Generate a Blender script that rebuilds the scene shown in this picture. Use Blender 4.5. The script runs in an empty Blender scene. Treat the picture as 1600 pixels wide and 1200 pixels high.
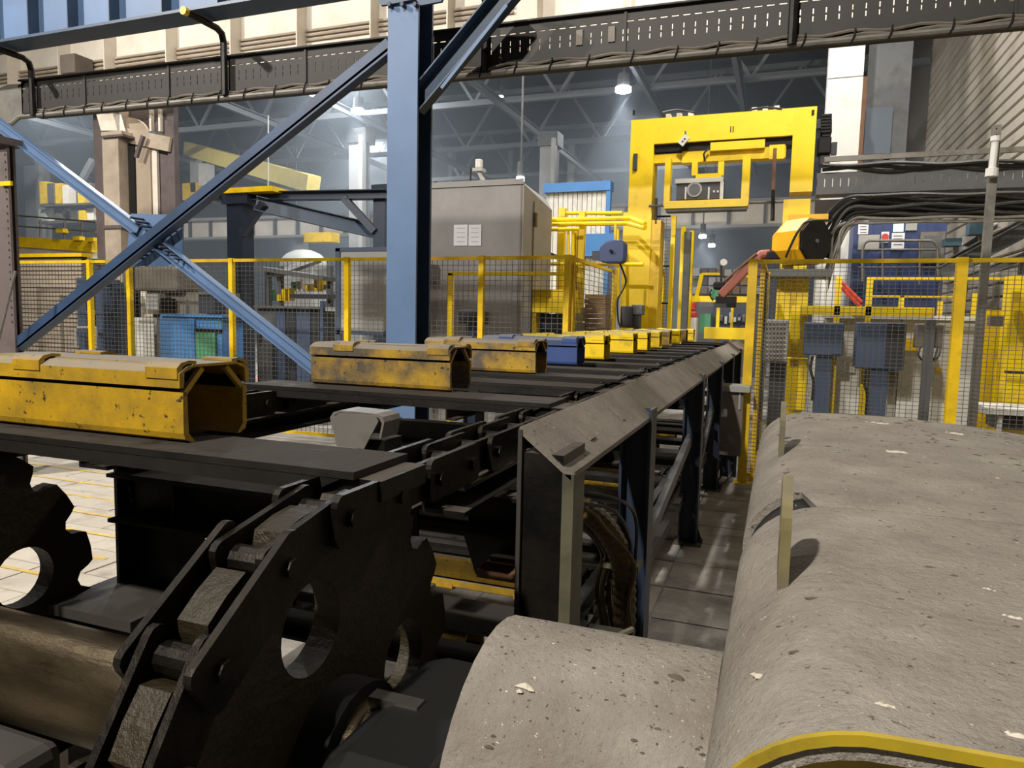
import bpy, bmesh, math, random
from mathutils import Vector, Matrix
random.seed(7)
R = math.radians
S = 0.8          # the layout below is written in units of 0.8 m; every coordinate is multiplied by S
SC = bpy.context.scene
COL = SC.collection

# ------------------------------------------------------------------ camera
CAM_H = 2.08
FPX = 1110.0                                   # focal length in pixels of the 1600 x 1200 frame
CM = [[0.9360099585, 0.3512916383, 0.0218984555],
      [0.0532517367, -0.0798390087, -0.9953843405],
      [-0.3479218448, 0.9328557860, -0.0934369971]]   # rows: right, down, forward in world axes
cd = bpy.data.cameras.new('camera')
cd.sensor_width = 36; cd.lens = FPX / 1600 * 36; cd.clip_start = 0.02; cd.clip_end = 300
cam = bpy.data.objects.new('camera', cd); COL.objects.link(cam)
m = Matrix.Identity(4)
for i in range(3):
    m[i][0] = CM[0][i]; m[i][1] = -CM[1][i]; m[i][2] = -CM[2][i]
m[2][3] = CAM_H * S
cam.matrix_world = m
SC.camera = cam

# ------------------------------------------------------------------ world, lights, exposure
w = bpy.data.worlds.new('hall_air'); SC.world = w; w.use_nodes = True
w.node_tree.nodes['Background'].inputs[0].default_value = (0.75, 0.82, 0.9, 1)
w.node_tree.nodes['Background'].inputs[1].default_value = 0.005
SC.view_settings.view_transform = 'Standard'; SC.view_settings.look = 'None'
SC.view_settings.gamma = 1.0; SC.view_settings.use_curve_mapping = False
SC.view_settings.exposure = 0.0

def lamp(name, kind, loc, power, col=(1, 1, 1), target=None, size=0.3, spot=None, blend=0.4):
    l = bpy.data.lights.new(name, kind); l.energy = power; l.color = col
    if kind == 'AREA': l.shape = 'DISK'; l.size = size
    else: l.shadow_soft_size = size
    if kind == 'SPOT': l.spot_size = R(spot); l.spot_blend = blend
    o = bpy.data.objects.new(name, l); COL.objects.link(o); o.location = Vector(loc) * S
    if target is not None:
        d = (Vector(target) - Vector(loc)).normalized(); o.rotation_euler = d.to_track_quat('-Z', 'Y').to_euler()
    return o
# the bay lamp high up behind the photographer, left of the line: throws the hard shadows
lamp('bay_lamp_key', 'SPOT', (-3.1, -6.0, 10.2), 5600, (1.0, 0.95, 0.87), (-2.0, 8, 2.2), 0.16, 115, 0.5)
# unseen spot added at the left to brighten the enclosure and left background
lamp('left_fill_spot', 'SPOT', (-13.5, -3.0, 11.0), 5600, (1.0, 0.95, 0.88), (-6.5, 11, 2.5), 0.16, 66, 0.6)
# unseen spot added above the line to brighten gantry and right machines
lamp('gantry_fill_spot', 'SPOT', (-0.5, 7.6, 12.3), 2600, (1.0, 0.96, 0.9), (0.3, 15.5, 4.5), 0.16, 74, 0.6)
# unseen overhead lamps added as ambient fill over the line and far bays
for i, (x, y, z, p) in enumerate([(-10, 3.0, 12.0, 260), (2.9, 12.5, 12.0, 450), (-12, 13.0, 12, 900), (-4, 16, 11.8, 500),
                                  (-16, 24, 11.8, 800), (-28, 20, 11.8, 1000), (-22, 36, 11.8, 800), (-6, 36, 11.8, 650)]):
    lamp('overhead_fill', 'AREA', (x, y, z), p, (0.93, 0.97, 1.0) if y > 15 else (1, 0.97, 0.92), (x, y, 0), 0.7)

# ------------------------------------------------------------------ helpers
def ray(px, py):
    v = (px - 800, py - 600, FPX)
    return Vector([sum(CM[k][i] * v[k] for k in range(3)) for i in range(3)])
def aty(px, py, y):
    r = ray(px, py); t = y / r[1]; return Vector((r[0] * t, y, CAM_H + r[2] * t))
def atx(px, py, x):
    r = ray(px, py); t = x / r[0]; return Vector((x, r[1] * t, CAM_H + r[2] * t))
def atz(px, py, z):
    r = ray(px, py); t = (z - CAM_H) / r[2]; return Vector((r[0] * t, r[1] * t, z))

class MB:
    """collects vertices and faces in layout units, world axes"""
    def __init__(s): s.v = []; s.f = []
    def add(s, vs, fs):
        b = len(s.v); s.v += [tuple(v) for v in vs]; s.f += [tuple(b + i for i in f) for f in fs]; return s
    def box(s, a, b):
        x0, y0, z0 = [min(a[i], b[i]) for i in range(3)]; x1, y1, z1 = [max(a[i], b[i]) for i in range(3)]
        return s.add([(x0,y0,z0),(x1,y0,z0),(x1,y1,z0),(x0,y1,z0),(x0,y0,z1),(x1,y0,z1),(x1,y1,z1),(x0,y1,z1)],
                     [(3,2,1,0),(4,5,6,7),(0,1,5,4),(1,2,6,5),(2,3,7,6),(3,0,4,7)])
    def frame(s, p0, p1, up=(0,0,1)):
        d = Vector(p1) - Vector(p0); L = d.length; d.normalize(); u = Vector(up)
        if abs(d.dot(u)) > 0.98: u = Vector((0,1,0))
        r = d.cross(u).normalized(); u = r.cross(d).normalized(); return d, r, u, L
    def bar(s, p0, p1, w, h, up=(0,0,1)):
        d, r, u, L = s.frame(p0, p1, up); vs = []
        for p in (Vector(p0), Vector(p1)):
            for a, b in ((-1,-1),(1,-1),(1,1),(-1,1)): vs.append(p + r*(a*w/2) + u*(b*h/2))
        return s.add(vs, [(3,2,1,0),(4,5,6,7),(0,1,5,4),(1,2,6,5),(2,3,7,6),(3,0,4,7)])
    def prof(s, p0, p1, pts, up=(0,0,1)):
        """extrude a closed profile of (right, up) points from p0 to p1"""
        d, r, u, L = s.frame(p0, p1, up); n = len(pts); vs = []
        for p in (Vector(p0), Vector(p1)):
            for a, b in pts: vs.append(p + r*a + u*b)
        return s.add(vs, [tuple(range(n-1,-1,-1)), tuple(range(n, 2*n))] + [(i,(i+1)%n,n+(i+1)%n,n+i) for i in range(n)])
    def ibeam(s, p0, p1, w, h, tf=0.02, tw=0.015, up=(0,0,1)):
        a, b, c = w/2, h/2, tw/2
        return s.prof(p0, p1, [(-a,-b),(a,-b),(a,-b+tf),(c,-b+tf),(c,b-tf),(a,b-tf),(a,b),(-a,b),(-a,b-tf),(-c,b-tf),(-c,-b+tf),(-a,-b+tf)], up)
    def chan(s, p0, p1, w, h, t=0.015, up=(0,0,1)):
        a, b = w/2, h/2
        return s.prof(p0, p1, [(-a,-b),(a,-b),(a,-b+t),(-a+t,-b+t),(-a+t,b-t),(a,b-t),(a,b),(-a,b)], up)
    def angle(s, p0, p1, w, h, t=0.015, up=(0,0,1)):
        a, b = w/2, h/2
        return s.prof(p0, p1, [(-a,-b),(a,-b),(a,-b+t),(-a+t,-b+t),(-a+t,b),(-a,b)], up)
    def tube(s, pts, r, n=8, cap=True):
        pts = [Vector(p) for p in pts]; rings = []; pu = None
        for i, p in enumerate(pts):
            d = (pts[min(i+1, len(pts)-1)] - pts[max(i-1, 0)]).normalized()
            u = Vector((0,0,1)) if pu is None else pu
            if abs(d.dot(u)) > 0.95: u = Vector((0,1,0)) if abs(d.y) < 0.9 else Vector((1,0,0))
            a = d.cross(u).normalized(); u = a.cross(d).normalized(); pu = u
            rr = r[i] if isinstance(r, (list, tuple)) else r
            rings.append([p + (a*math.cos(2*math.pi*k/n) + u*math.sin(2*math.pi*k/n))*rr for k in range(n)])
        vs = [v for g in rings for v in g]; fs = []
        for i in range(len(pts)-1):
            for k in range(n): fs.append((i*n+k, i*n+(k+1)%n, (i+1)*n+(k+1)%n, (i+1)*n+k))
        if cap: fs += [tuple(range(n-1,-1,-1)), tuple((len(pts)-1)*n+k for k in range(n))]
        return s.add(vs, fs)
    def cyl(s, p0, p1, r, n=16): return s.tube([p0, p1], r, n)
    def plate(s, outer, holes, o, ex, ey, t):
        """flat plate with holes: outline points (a,b) on o + a*ex + b*ey, thickness t along ex x ey"""
        o, ex, ey = Vector(o), Vector(ex), Vector(ey); nrm = ex.cross(ey).normalized()
        bm = bmesh.new(); es = []
        for loop in [outer] + list(holes):
            vs = [bm.verts.new((a, b, 0)) for a, b in loop]
            es += [bm.edges.new((vs[i], vs[(i+1) % len(vs)])) for i in range(len(vs))]
        bmesh.ops.triangle_fill(bm, use_beauty=True, use_dissolve=False, edges=es, normal=(0,0,1))
        bm.verts.index_update(); n = len(bm.verts)
        flat = [(v.co.x, v.co.y) for v in bm.verts]; tri = [tuple(v.index for v in f.verts) for f in bm.faces]
        tri = [t3 if bm.faces[i:i+1] else t3 for i, t3 in enumerate(tri)]
        bm.free()
        def P(a, b, k): return o + ex*a + ey*b + nrm*k
        vs = [P(a, b, t/2) for a, b in flat] + [P(a, b, -t/2) for a, b in flat]
        fs = []
        for t3 in tri:
            (a0,b0),(a1,b1),(a2,b2) = [flat[i] for i in t3]
            if (a1-a0)*(b2-b0)-(a2-a0)*(b1-b0) < 0: t3 = t3[::-1]
            fs.append(t3); fs.append(tuple(n+i for i in t3[::-1]))
        k = 0
        for li, loop in enumerate([outer] + list(holes)):
            L = len(loop); A = sum(loop[i][0]*loop[(i+1)%L][1]-loop[(i+1)%L][0]*loop[i][1] for i in range(L))
            for i in range(L):
                q = (k+i, n+k+i, n+k+(i+1)%L, k+(i+1)%L)
                ccw = A > 0
                if li: ccw = not ccw
                fs.append(q if ccw else q[::-1])
            k += L
        return s.add(vs, fs)
    def sphere(s, c, r, n=10, mz=6, sx=1, sy=1, sz=1):
        vs = [(c[0], c[1], c[2]+r*sz)]
        for i in range(1, mz):
            t = math.pi*i/mz
            for k in range(n):
                p = 2*math.pi*k/n; vs.append((c[0]+r*sx*math.sin(t)*math.cos(p), c[1]+r*sy*math.sin(t)*math.sin(p), c[2]+r*sz*math.cos(t)))
        vs.append((c[0], c[1], c[2]-r*sz)); fs = [(0, 1+k, 1+(k+1)%n) for k in range(n)]
        for i in range(mz-2):
            for k in range(n): fs.append((1+i*n+k, 1+(i+1)*n+k, 1+(i+1)*n+(k+1)%n, 1+i*n+(k+1)%n))
        L = len(vs)-1; fs += [(L, 1+(mz-2)*n+(k+1)%n, 1+(mz-2)*n+k) for k in range(n)]
        return s.add(vs, fs)
    def build(s, name, mat, parent=None, org=None, smooth=False, bevel=0.0):
        """link as ONE mesh object; with a parent the vertices become local to the parent's origin"""
        if parent is not None and org is None: o0 = Vector(parent.get('_org', (0,0,0)))
        elif org is not None: o0 = Vector(org)
        else:
            o0 = Vector([(min(v[i] for v in s.v)+max(v[i] for v in s.v))/2 for i in range(3)]); o0.z = min(v[2] for v in s.v)
        me = bpy.data.meshes.new(name)
        me.from_pydata([tuple((Vector(v)-o0)*S) for v in s.v], [], s.f)
        bm = bmesh.new(); bm.from_mesh(me); bmesh.ops.recalc_face_normals(bm, faces=bm.faces); bm.to_mesh(me); bm.free()
        if smooth:
            for p in me.polygons: p.use_smooth = True
        me.materials.append(mat)
        o = bpy.data.objects.new(name, me); COL.objects.link(o)
        if parent is not None:
            o.parent = parent; o['_org'] = tuple(o0)
            o.location = (o0 - Vector(parent.get('_org', (0,0,0)))) * S
        else: o.location = o0 * S; o['_org'] = tuple(o0)
        if bevel:
            b = o.modifiers.new('edge', 'BEVEL'); b.width = bevel*S; b.segments = 2; b.limit_method = 'ANGLE'; b.angle_limit = R(35)
        if smooth:
            e = o.modifiers.new('split', 'EDGE_SPLIT'); e.split_angle = R(38)
        return o

def tag(o, label=None, cat=None, group=None, kind=None):
    if label: o['label'] = label
    if cat: o['category'] = cat
    if group: o['group'] = group
    if kind: o['kind'] = kind
    return o
def thing(name, loc, label, cat, group=None):
    o = bpy.data.objects.new(name, None); COL.objects.link(o); o.empty_display_size = 0.1
    o.location = Vector(loc)*S; o['_org'] = tuple(loc)
    return tag(o, label, cat, group, 'thing')
def kids(o): return [c for c in bpy.data.objects if c.parent == o]
def copy_tree(o, off=(0,0,0), parent=None, label=None, mats=None):
    c = o.copy(); COL.objects.link(c)
    if parent is not None: c.parent = parent
    else: c.location = o.location + Vector(off)*S
    if label: c['label'] = label
    for ch in CH.get(o.name, []):
        copy_tree(ch, parent=c, mats=mats)
    if mats and c.type == 'MESH':
        for i, sl in enumerate(c.material_slots):
            if sl.material in mats:
                sl.link = 'OBJECT'; sl.material = mats[c.data.materials[i]]
    return c
CH = {}
def index_children(root):
    CH[root.name] = [c for c in COL.objects if c.parent == root]
    for c in CH[root.name]: index_children(c)

# ------------------------------------------------------------------ materials (all procedural)
def hexc(h):
    h = h.lstrip('#'); c = [int(h[i:i+2], 16)/255 for i in (0,2,4)]
    return tuple(x/12.92 if x <= 0.04045 else ((x+0.055)/1.055)**2.4 for x in c) + (1,)
def mat(name, col, rough=0.6, metal=0.0, var=0.12, scale=5.0, dirt=None, damt=0.5, dscale=3.0, dsharp=0.12, dust=None, dustamt=0.8,
        bump=0.0, bscale=40.0, spec=0.5, stretch=None, chips=None, chipamt=0.62, chipscale=None, specks=None, speckamt=0.7, speckscale=120):
    m = bpy.data.materials.new(name); m.use_nodes = True; nt = m.node_tree; N = nt.nodes; L = nt.links
    bs = N['Principled BSDF']; bs.inputs['Roughness'].default_value = rough; bs.inputs['Metallic'].default_value = metal
    bs.inputs['Specular IOR Level'].default_value = spec
    tc = N.new('ShaderNodeTexCoord'); oi = N.new('ShaderNodeObjectInfo')
    mul = N.new('ShaderNodeMath'); mul.operation = 'MULTIPLY'; mul.inputs[1].default_value = 31.7; L.new(oi.outputs['Random'], mul.inputs[0])
    ad = N.new('ShaderNodeVectorMath'); ad.operation = 'ADD'; L.new(tc.outputs['Object'], ad.inputs[0]); L.new(mul.outputs[0], ad.inputs[1])
    vec = ad.outputs[0]
    if stretch:
        sm = N.new('ShaderNodeVectorMath'); sm.operation = 'MULTIPLY'; sm.inputs[1].default_value = stretch; L.new(vec, sm.inputs[0]); vec = sm.outputs[0]
    def noise(sc, det=5, rg=0.6):
        n = N.new('ShaderNodeTexNoise'); n.inputs['Scale'].default_value = sc; n.inputs['Detail'].default_value = det; n.inputs['Roughness'].default_value = rg
        L.new(vec, n.inputs['Vector']); return n.outputs['Fac']
    def ramp(f, a, b):
        r = N.new('ShaderNodeMapRange'); r.clamp = True; r.inputs['From Min'].default_value = a; r.inputs['From Max'].default_value = b; L.new(f, r.inputs['Value']); return r.outputs[0]
    def mix(f, a, b):
        x = N.new('ShaderNodeMix'); x.data_type = 'RGBA'
        if isinstance(f, float): x.inputs[0].default_value = f
        else: L.new(f, x.inputs[0])
        for s_, v_ in ((6, a), (7, b)):
            if isinstance(v_, tuple): x.inputs[s_].default_value = v_
            else: L.new(v_, x.inputs[s_])
        return x.outputs[2]
    c = hexc(col)
    lo = tuple(v*(1-var) for v in c[:3]) + (1,); hi = tuple(min(1, v*(1+var)) for v in c[:3]) + (1,)
    out = mix(ramp(noise(scale), 0.3, 0.7), lo, hi)
    if dirt:
        out = mix(ramp(noise(dscale, 8, 0.65), 1-damt-dsharp, 1-damt+dsharp), out, hexc(dirt))
    if chips:
        out = mix(ramp(noise(chipscale or dscale*7, 6, 0.7), chipamt, chipamt+0.05), out, hexc(chips))
    if specks:
        out = mix(ramp(noise(speckscale, 3, 0.6), speckamt, speckamt+0.05), out, hexc(specks))
    if dust:
        g = N.new('ShaderNodeNewGeometry'); sx = N.new('ShaderNodeSeparateXYZ'); L.new(g.outputs['Normal'], sx.inputs[0])
        up = ramp(sx.outputs[2], 0.35, 0.95); mm = N.new('ShaderNodeMath'); mm.operation = 'MULTIPLY'
        L.new(up, mm.inputs[0]); L.new(ramp(noise(9, 6), 0.5-dustamt*0.4, 0.62-dustamt*0.35), mm.inputs[1])
        out = mix(mm.outputs[0], out, hexc(dust))
        rr = N.new('ShaderNodeMapRange'); rr.inputs['To Min'].default_value = rough; rr.inputs['To Max'].default_value = 0.9; L.new(mm.outputs[0], rr.inputs['Value']); L.new(rr.outputs[0], bs.inputs['Roughness'])
    L.new(out, bs.inputs['Base Color'])
    if bump:
        b = N.new('ShaderNodeBump'); b.inputs['Strength'].default_value = bump; b.inputs['Distance'].default_value = 0.01
        L.new(noise(bscale, 6, 0.7), b.inputs['Height']); L.new(b.outputs[0], bs.inputs['Normal'])
    return m
def emit(name, col, strength):
    m = bpy.data.materials.new(name); m.use_nodes = True; N = m.node_tree.nodes
    b = N['Principled BSDF']; b.inputs['Emission Color'].default_value = hexc(col); b.inputs['Emission Strength'].default_value = strength
    b.inputs['Base Color'].default_value = hexc(col); return m

M = {}
M['floor'] = mat('floor_concrete', '#8f8980', 0.85, var=0.18, scale=3, dirt='#5a5550', damt=0.42, dscale=2.2, bump=0.25, bscale=25)
M['slab'] = mat('paving_slab', '#9a948b', 0.8, var=0.2, scale=4, dirt='#5f5a55', damt=0.42, dscale=3.0, bump=0.3, bscale=22)
M['slab2'] = mat('paving_slab_pale', '#b3aa9c', 0.8, var=0.16, scale=4, dirt='#8b8378', damt=0.4, dscale=4.0, bump=0.3, bscale=22)
M['yline'] = mat('floor_line_paint', '#c8a84a', 0.7, var=0.15, dirt='#a09070', damt=0.45, dscale=8)
M['redpaint'] = mat('floor_red_paint', '#c98074', 0.7, var=0.15)
M['yellow'] = mat('yellow_paint', '#dcb40c', 0.45, var=0.12, scale=4, dirt='#8a7018', damt=0.3, dscale=5, dsharp=0.2)
M['yellow_clean'] = mat('yellow_paint_gantry', '#e8c400', 0.45, var=0.07, scale=3, dirt='#a08a20', damt=0.24, dscale=4, dsharp=0.18, chips='#5a5030', chipamt=0.72)
M['yellow_box'] = mat('yellow_box_paint', '#bb9210', 0.5, var=0.16, scale=4, dirt='#6d5a24', damt=0.46, dscale=6, dsharp=0.2, chips='#2c2418', chipamt=0.61, dust='#7d766c', dustamt=0.75, bump=0.15)
M['yellow_worn'] = mat('yellow_box_worn', '#a3801c', 0.6, var=0.2, scale=5, dirt='#4f463a', damt=0.52, dscale=4.5, dsharp=0.1, chips='#241d16', chipamt=0.6, dust='#716a60', dustamt=0.9, bump=0.2)
M['yellow_far'] = mat('yellow_box_bright', '#e6c000', 0.5, var=0.1, scale=5, dirt='#8c7820', damt=0.34, dscale=6, chips='#4b3f22', chipamt=0.66, dust='#a89a58', dustamt=0.5)
M['bluebox'] = mat('blue_box_paint', '#2c4274', 0.5, var=0.12, dirt='#3a3d48', damt=0.35, dscale=4, dust='#5d5c5c', dustamt=0.5)
M['blue'] = mat('blue_steel_paint', '#4f6788', 0.5, var=0.08, scale=2, dirt='#455b79', damt=0.4, dscale=1.3, dsharp=0.2, chips='#3b4c66', chipamt=0.74)
M['blue_brace_shade'] = mat('blue_brace_shade_paint', '#36475c', 0.45, var=0.1, scale=3, dirt='#2b3848', damt=0.4, dscale=2)  # darker blue, also carries the shade of column and girder
M['blue_dark'] = mat('dark_blue_paint', '#222c3d', 0.5, var=0.15, scale=3, dirt='#1d222c', damt=0.4, dscale=3, dust='#6c675f', dustamt=0.4)
M['steel'] = mat('greasy_steel', '#241f1b', 0.42, 0.5, var=0.3, scale=6, dirt='#0d0c0b', damt=0.5, dscale=4, dust='#504942', dustamt=0.35, bump=0.2, bscale=30)
M['slatm'] = mat('slat_steel', '#221f1c', 0.55, 0.4, var=0.25, scale=6, dirt='#110f0e', damt=0.45, dscale=4, dust='#36312c', dustamt=0.5, bump=0.25, bscale=35)
M['chainm'] = mat('chain_steel', '#2e2820', 0.4, 0.7, var=0.3, scale=8, dirt='#15120e', damt=0.5, dscale=6, bump=0.25, bscale=45)
M['sprock'] = mat('sprocket_steel', '#33280f', 0.5, 0.2, var=0.3, scale=3, dirt='#1a140c', damt=0.5, dscale=3, dsharp=0.2, bump=0.8, bscale=26)
M['shaftm'] = mat('worn_shaft_steel', '#6a5d48', 0.3, 0.85, var=0.25, scale=4, dirt='#33291a', damt=0.45, dscale=4, bump=0.2, bscale=30, stretch=(0.5, 2, 2))
M['pinm'] = mat('polished_pin', '#8f8b84', 0.25, 0.9, var=0.15)
M['cover'] = mat('dusty_grey_cover', '#958e83', 0.92, var=0.14, scale=4, dirt='#7a7169', damt=0.45, dscale=7, dsharp=0.2, bump=1.0, bscale=60, spec=0.15, chips='#554d46', chipamt=0.62, chipscale=85, specks='#c4baa9', speckamt=0.68, speckscale=130)
M['gutter'] = mat('dusty_gutter_plate', '#7b7369', 0.85, var=0.12, scale=4, dirt='#625b53', damt=0.4, dscale=6, dsharp=0.2, bump=0.7, bscale=60, spec=0.2, chips='#3c3731', chipamt=0.66, chipscale=70)
M['post'] = mat('post_paint', '#37332d', 0.6, var=0.2, scale=4, dirt='#2a2a28', damt=0.4, dscale=4)
M['postpale'] = mat('post_pale_edge', '#55533f', 0.6, var=0.2, scale=4, dirt='#3a3828', damt=0.4, dscale=5)
M['cream'] = mat('cream_beam_paint', '#d6cdbf', 0.7, var=0.05, scale=3, dirt='#bdb19e', damt=0.35, dscale=2.5, dsharp=0.2, bump=0.2, bscale=12)
M['beige'] = mat('beige_column_paint', '#a89a88', 0.7, var=0.08, scale=3, dirt='#85776a', damt=0.38, dscale=2.5, dsharp=0.2)
M['brownsteel'] = mat('brown_column_steel', '#5c5150', 0.65, var=0.12, scale=3, dirt='#463c3a', damt=0.4, dscale=3)
M['tray'] = mat('dark_cable_tray', '#2c2926', 0.6, 0.3, var=0.15, scale=5, dirt='#28241f', damt=0.4, dscale=3, dust='#6b6258', dustamt=0.5)
M['galv'] = mat('galvanised_steel', '#77736c', 0.5, 0.5, var=0.12, scale=6, dirt='#5a554e', damt=0.4, dscale=5)
M['greycab'] = mat('grey_cabinet', '#6a6258', 0.6, var=0.1, scale=4, dirt='#544c44', damt=0.4, dscale=3)
M['encl'] = mat('grey_stained_sheet', '#85817d', 0.55, 0.0, var=0.12, scale=1.6, dirt='#6c6765', damt=0.45, dscale=1.1, dsharp=0.25)
M['paper'] = mat('paper', '#d6d6da', 0.8, var=0.04)
M['white'] = mat('white_paint', '#c9c6bf', 0.6, var=0.06, scale=3, dirt='#a8a298', damt=0.35, dscale=3)
M['sacks'] = mat('white_corrugated', '#cfcabd', 0.7, var=0.08, scale=4, dirt='#a9a294', damt=0.35, dscale=3)
M['black'] = mat('black_rubber', '#0d0c0b', 0.65, var=0.2, spec=0.3)
M['blackcab'] = mat('dark_grey_box', '#2b2c31', 0.5, var=0.15)
M['cable'] = mat('black_cable', '#1d1c1c', 0.4, var=0.2, dust='#55504a', dustamt=0.3)
M['yhose'] = mat('olive_hose', '#5a4a20', 0.6, var=0.2, scale=8, dirt='#3c321a', damt=0.45, dscale=8)
M['wire'] = mat('dark_fence_wire', '#57544a', 0.6, 0.2, var=0.15)
M['orange'] = mat('orange_robot_paint', '#e0a800', 0.45, var=0.08, scale=3, dirt='#b07a18', damt=0.3, dscale=3)
M['red'] = mat('red_arm_paint', '#8f4a36', 0.5, var=0.12, scale=3, dirt='#5b3026', damt=0.35, dscale=3)
M['redbright'] = mat('red_strap', '#c0392b', 0.5, var=0.1)
M['navy'] = mat('navy_cabinet', '#2a3a66', 0.5, var=0.1, scale=3, dirt='#222c4a', damt=0.35, dscale=3)
M['slate'] = mat('slate_blue_console', '#3f4c64', 0.55, var=0.1, scale=3, dirt='#333d50', damt=0.35, dscale=3)
M['bright_blue'] = mat('bright_blue_paint', '#4578ad', 0.5, var=0.06, scale=3)
M['green'] = mat('green_paint', '#4b8a64', 0.6, var=0.1)
M['wallgrey'] = mat('hall_wall_sheet', '#5c636b', 0.8, var=0.06, scale=0.5)
M['roof'] = mat('roof_sheet', '#3d4044', 0.8, var=0.08, scale=0.6)
M['truss'] = mat('roof_truss_paint', '#6d7175', 0.7, var=0.08, scale=1)
M['hallcol'] = mat('hall_column_paint', '#8d8d8c', 0.7, var=0.08, scale=1)
M['clad'] = mat('beige_cladding', '#b3a999', 0.7, var=0.06, scale=1.5, dirt='#8d8272', damt=0.35, dscale=1.5)
M['cladrib'] = mat('cladding_joint', '#6f665a', 0.7, var=0.08)
M['brick'] = mat('brown_stack', '#8a6a45', 0.8, var=0.2, scale=6, dirt='#5f4830', damt=0.4, dscale=5)
M['teal'] = mat('teal_steel', '#3f5a66', 0.6, var=0.1)
M['greysteel'] = mat('grey_steel', '#5e5f60', 0.6, 0.3, var=0.12, scale=3, dirt='#484746', damt=0.4, dscale=3)
M['lightgrey'] = mat('light_grey_paint', '#9b9a95', 0.6, var=0.08, scale=3)
M['lamp'] = emit('lamp_lens', '#f2f7ff', 60)
M['hoodm'] = mat('hood_sheet', '#79756f', 0.5, 0.3, var=0.12, scale=6, dirt='#4a4540', damt=0.4, dscale=6)
M['yellow_rim'] = mat('rim_yellow_paint', '#a8900c', 0.6, var=0.2, scale=8, dirt='#6a5a14', damt=0.45, dscale=8, dsharp=0.15)
M['paleyellow'] = mat('pale_yellow_crane', '#c9b768', 0.6, var=0.08)
M['blue_navy'] = mat('navy_brace_paint', '#293c58', 0.45, var=0.12, scale=3, dirt='#1f2d42', damt=0.4, dscale=2)
M['rust'] = mat('rust_brown', '#6b4a34', 0.8, var=0.25, scale=6)

# ------------------------------------------------------------------ the hall shell
def struct(o): o['kind'] = 'structure'; return o
HX0, HX1, HY0, HY1, HZ = -42, 4.2, -16, 46, 13.5
b = MB()
for (x0, y0, x1, y1) in ((HX0, HY0, HX1, 0.6), (HX0, 0.6, -3.2, 2.5), (-0.62, 0.6, HX1, 2.5), (HX0, 2.5, HX1, HY1)):
    b.box((x0, y0, -0.3), (x1, y1, 0))
b.box((-3.2, 0.6, -0.9), (-0.62, 2.5, -0.6))
floor = struct(b.build('floor', M['floor'], org=(0, 0, 0)))
struct(MB().box((HX0, HY0, HZ), (HX1, HY1, HZ+0.3)).build('ceiling', M['roof']))
struct(MB().box((HX0, HY1, 0), (HX1, HY1+0.3, HZ)).build('wall_back', M['wallgrey']))
struct(MB().box((HX0-0.3, HY0, 0), (HX0, HY1, HZ)).build('wall_left', M['wallgrey']))
struct(MB().box((HX0, HY0-0.3, 0), (HX1, HY0, HZ)).build('wall_front', M['wallgrey']))
wr = struct(MB().box((HX1, HY0, 0), (HX1+0.3, HY1, HZ)).build('wall_right', M['cladrib'], org=(HX1, 15, 0)))
# horizontal cladding boards of the right wall: one mesh, shared
cb = MB().prof((HX1, 8.0, 0), (HX1, 27.0, 0), [(-0.001, 0.0), (-0.001, 0.25), (0.015, 0.25), (0.05, 0.22), (0.05, 0.025), (0.015, 0.0)][::-1], up=(0,0,1))
cb.v = [(2*HX1 - x if x > HX1 else x, y, z) for x, y, z in cb.v]
board = cb.build('cladding_board', M['clad'], wr, org=(HX1, 17.5, 0))
for i in range(1, 49):
    c = board.copy(); COL.objects.link(c); c.parent = wr; c.location = board.location + Vector((0, 0, i*0.272*S))

# paving slabs beside and below the line, one mesh shared by alike slabs
def slab_mesh(nm, sx, sy, mt):
    o = MB().box((0.008, 0.008, 0), (sx-0.008, sy-0.008, 0.012)).build(nm, mt, floor, org=(0,0,0), bevel=0); return o
sl = slab_mesh('paving_slab', 0.62, 0.62, M['slab']); first = True
for ix in range(7):
    for iy in range(11):
        x = -2.6 + ix*0.62 + (0.0); y = 3.0 + iy*0.62
        if first: sl.location = Vector((x, y, 0))*S; first = False
        else:
            c = sl.copy(); COL.objects.link(c); c.parent = floor; c.location = Vector((x, y, random.uniform(-0.006, 0.0)))*S
sl = slab_mesh('paving_slab', 0.9, 0.45, M['slab2']); first = True
for ix in range(8):
    for iy in range(13):
        x = -10.4 + ix*0.9 + (0.45 if iy % 2 else 0); y = 3.0 + iy*0.45
        if x > -3.9: continue
        if first: sl.location = Vector((x, y, 0))*S; first = False
        else:
            c = sl.copy(); COL.objects.link(c); c.parent = floor; c.location = Vector((x, y, random.uniform(-0.006, 0.0)))*S
# thin yellow lines painted along the slab rows, and a red painted patch
for iy in range(8):
    y = 3.75 + iy*0.45
    MB().box((-10.0, y-0.02, 0.012), (-5.0 - 0.12*iy, y+0.02, 0.0145)).build('painted_line', M['yline'], floor)
MB().box((-4.3, 6.55, 0.012), (-3.3, 7.5, 0.0145)).build('painted_patch', M['redpaint'], floor)
MB().box((-16, 17.5, 0.0), (-9, 18.3, 0.004)).build('painted_patch', M['redpaint'], floor)

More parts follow.
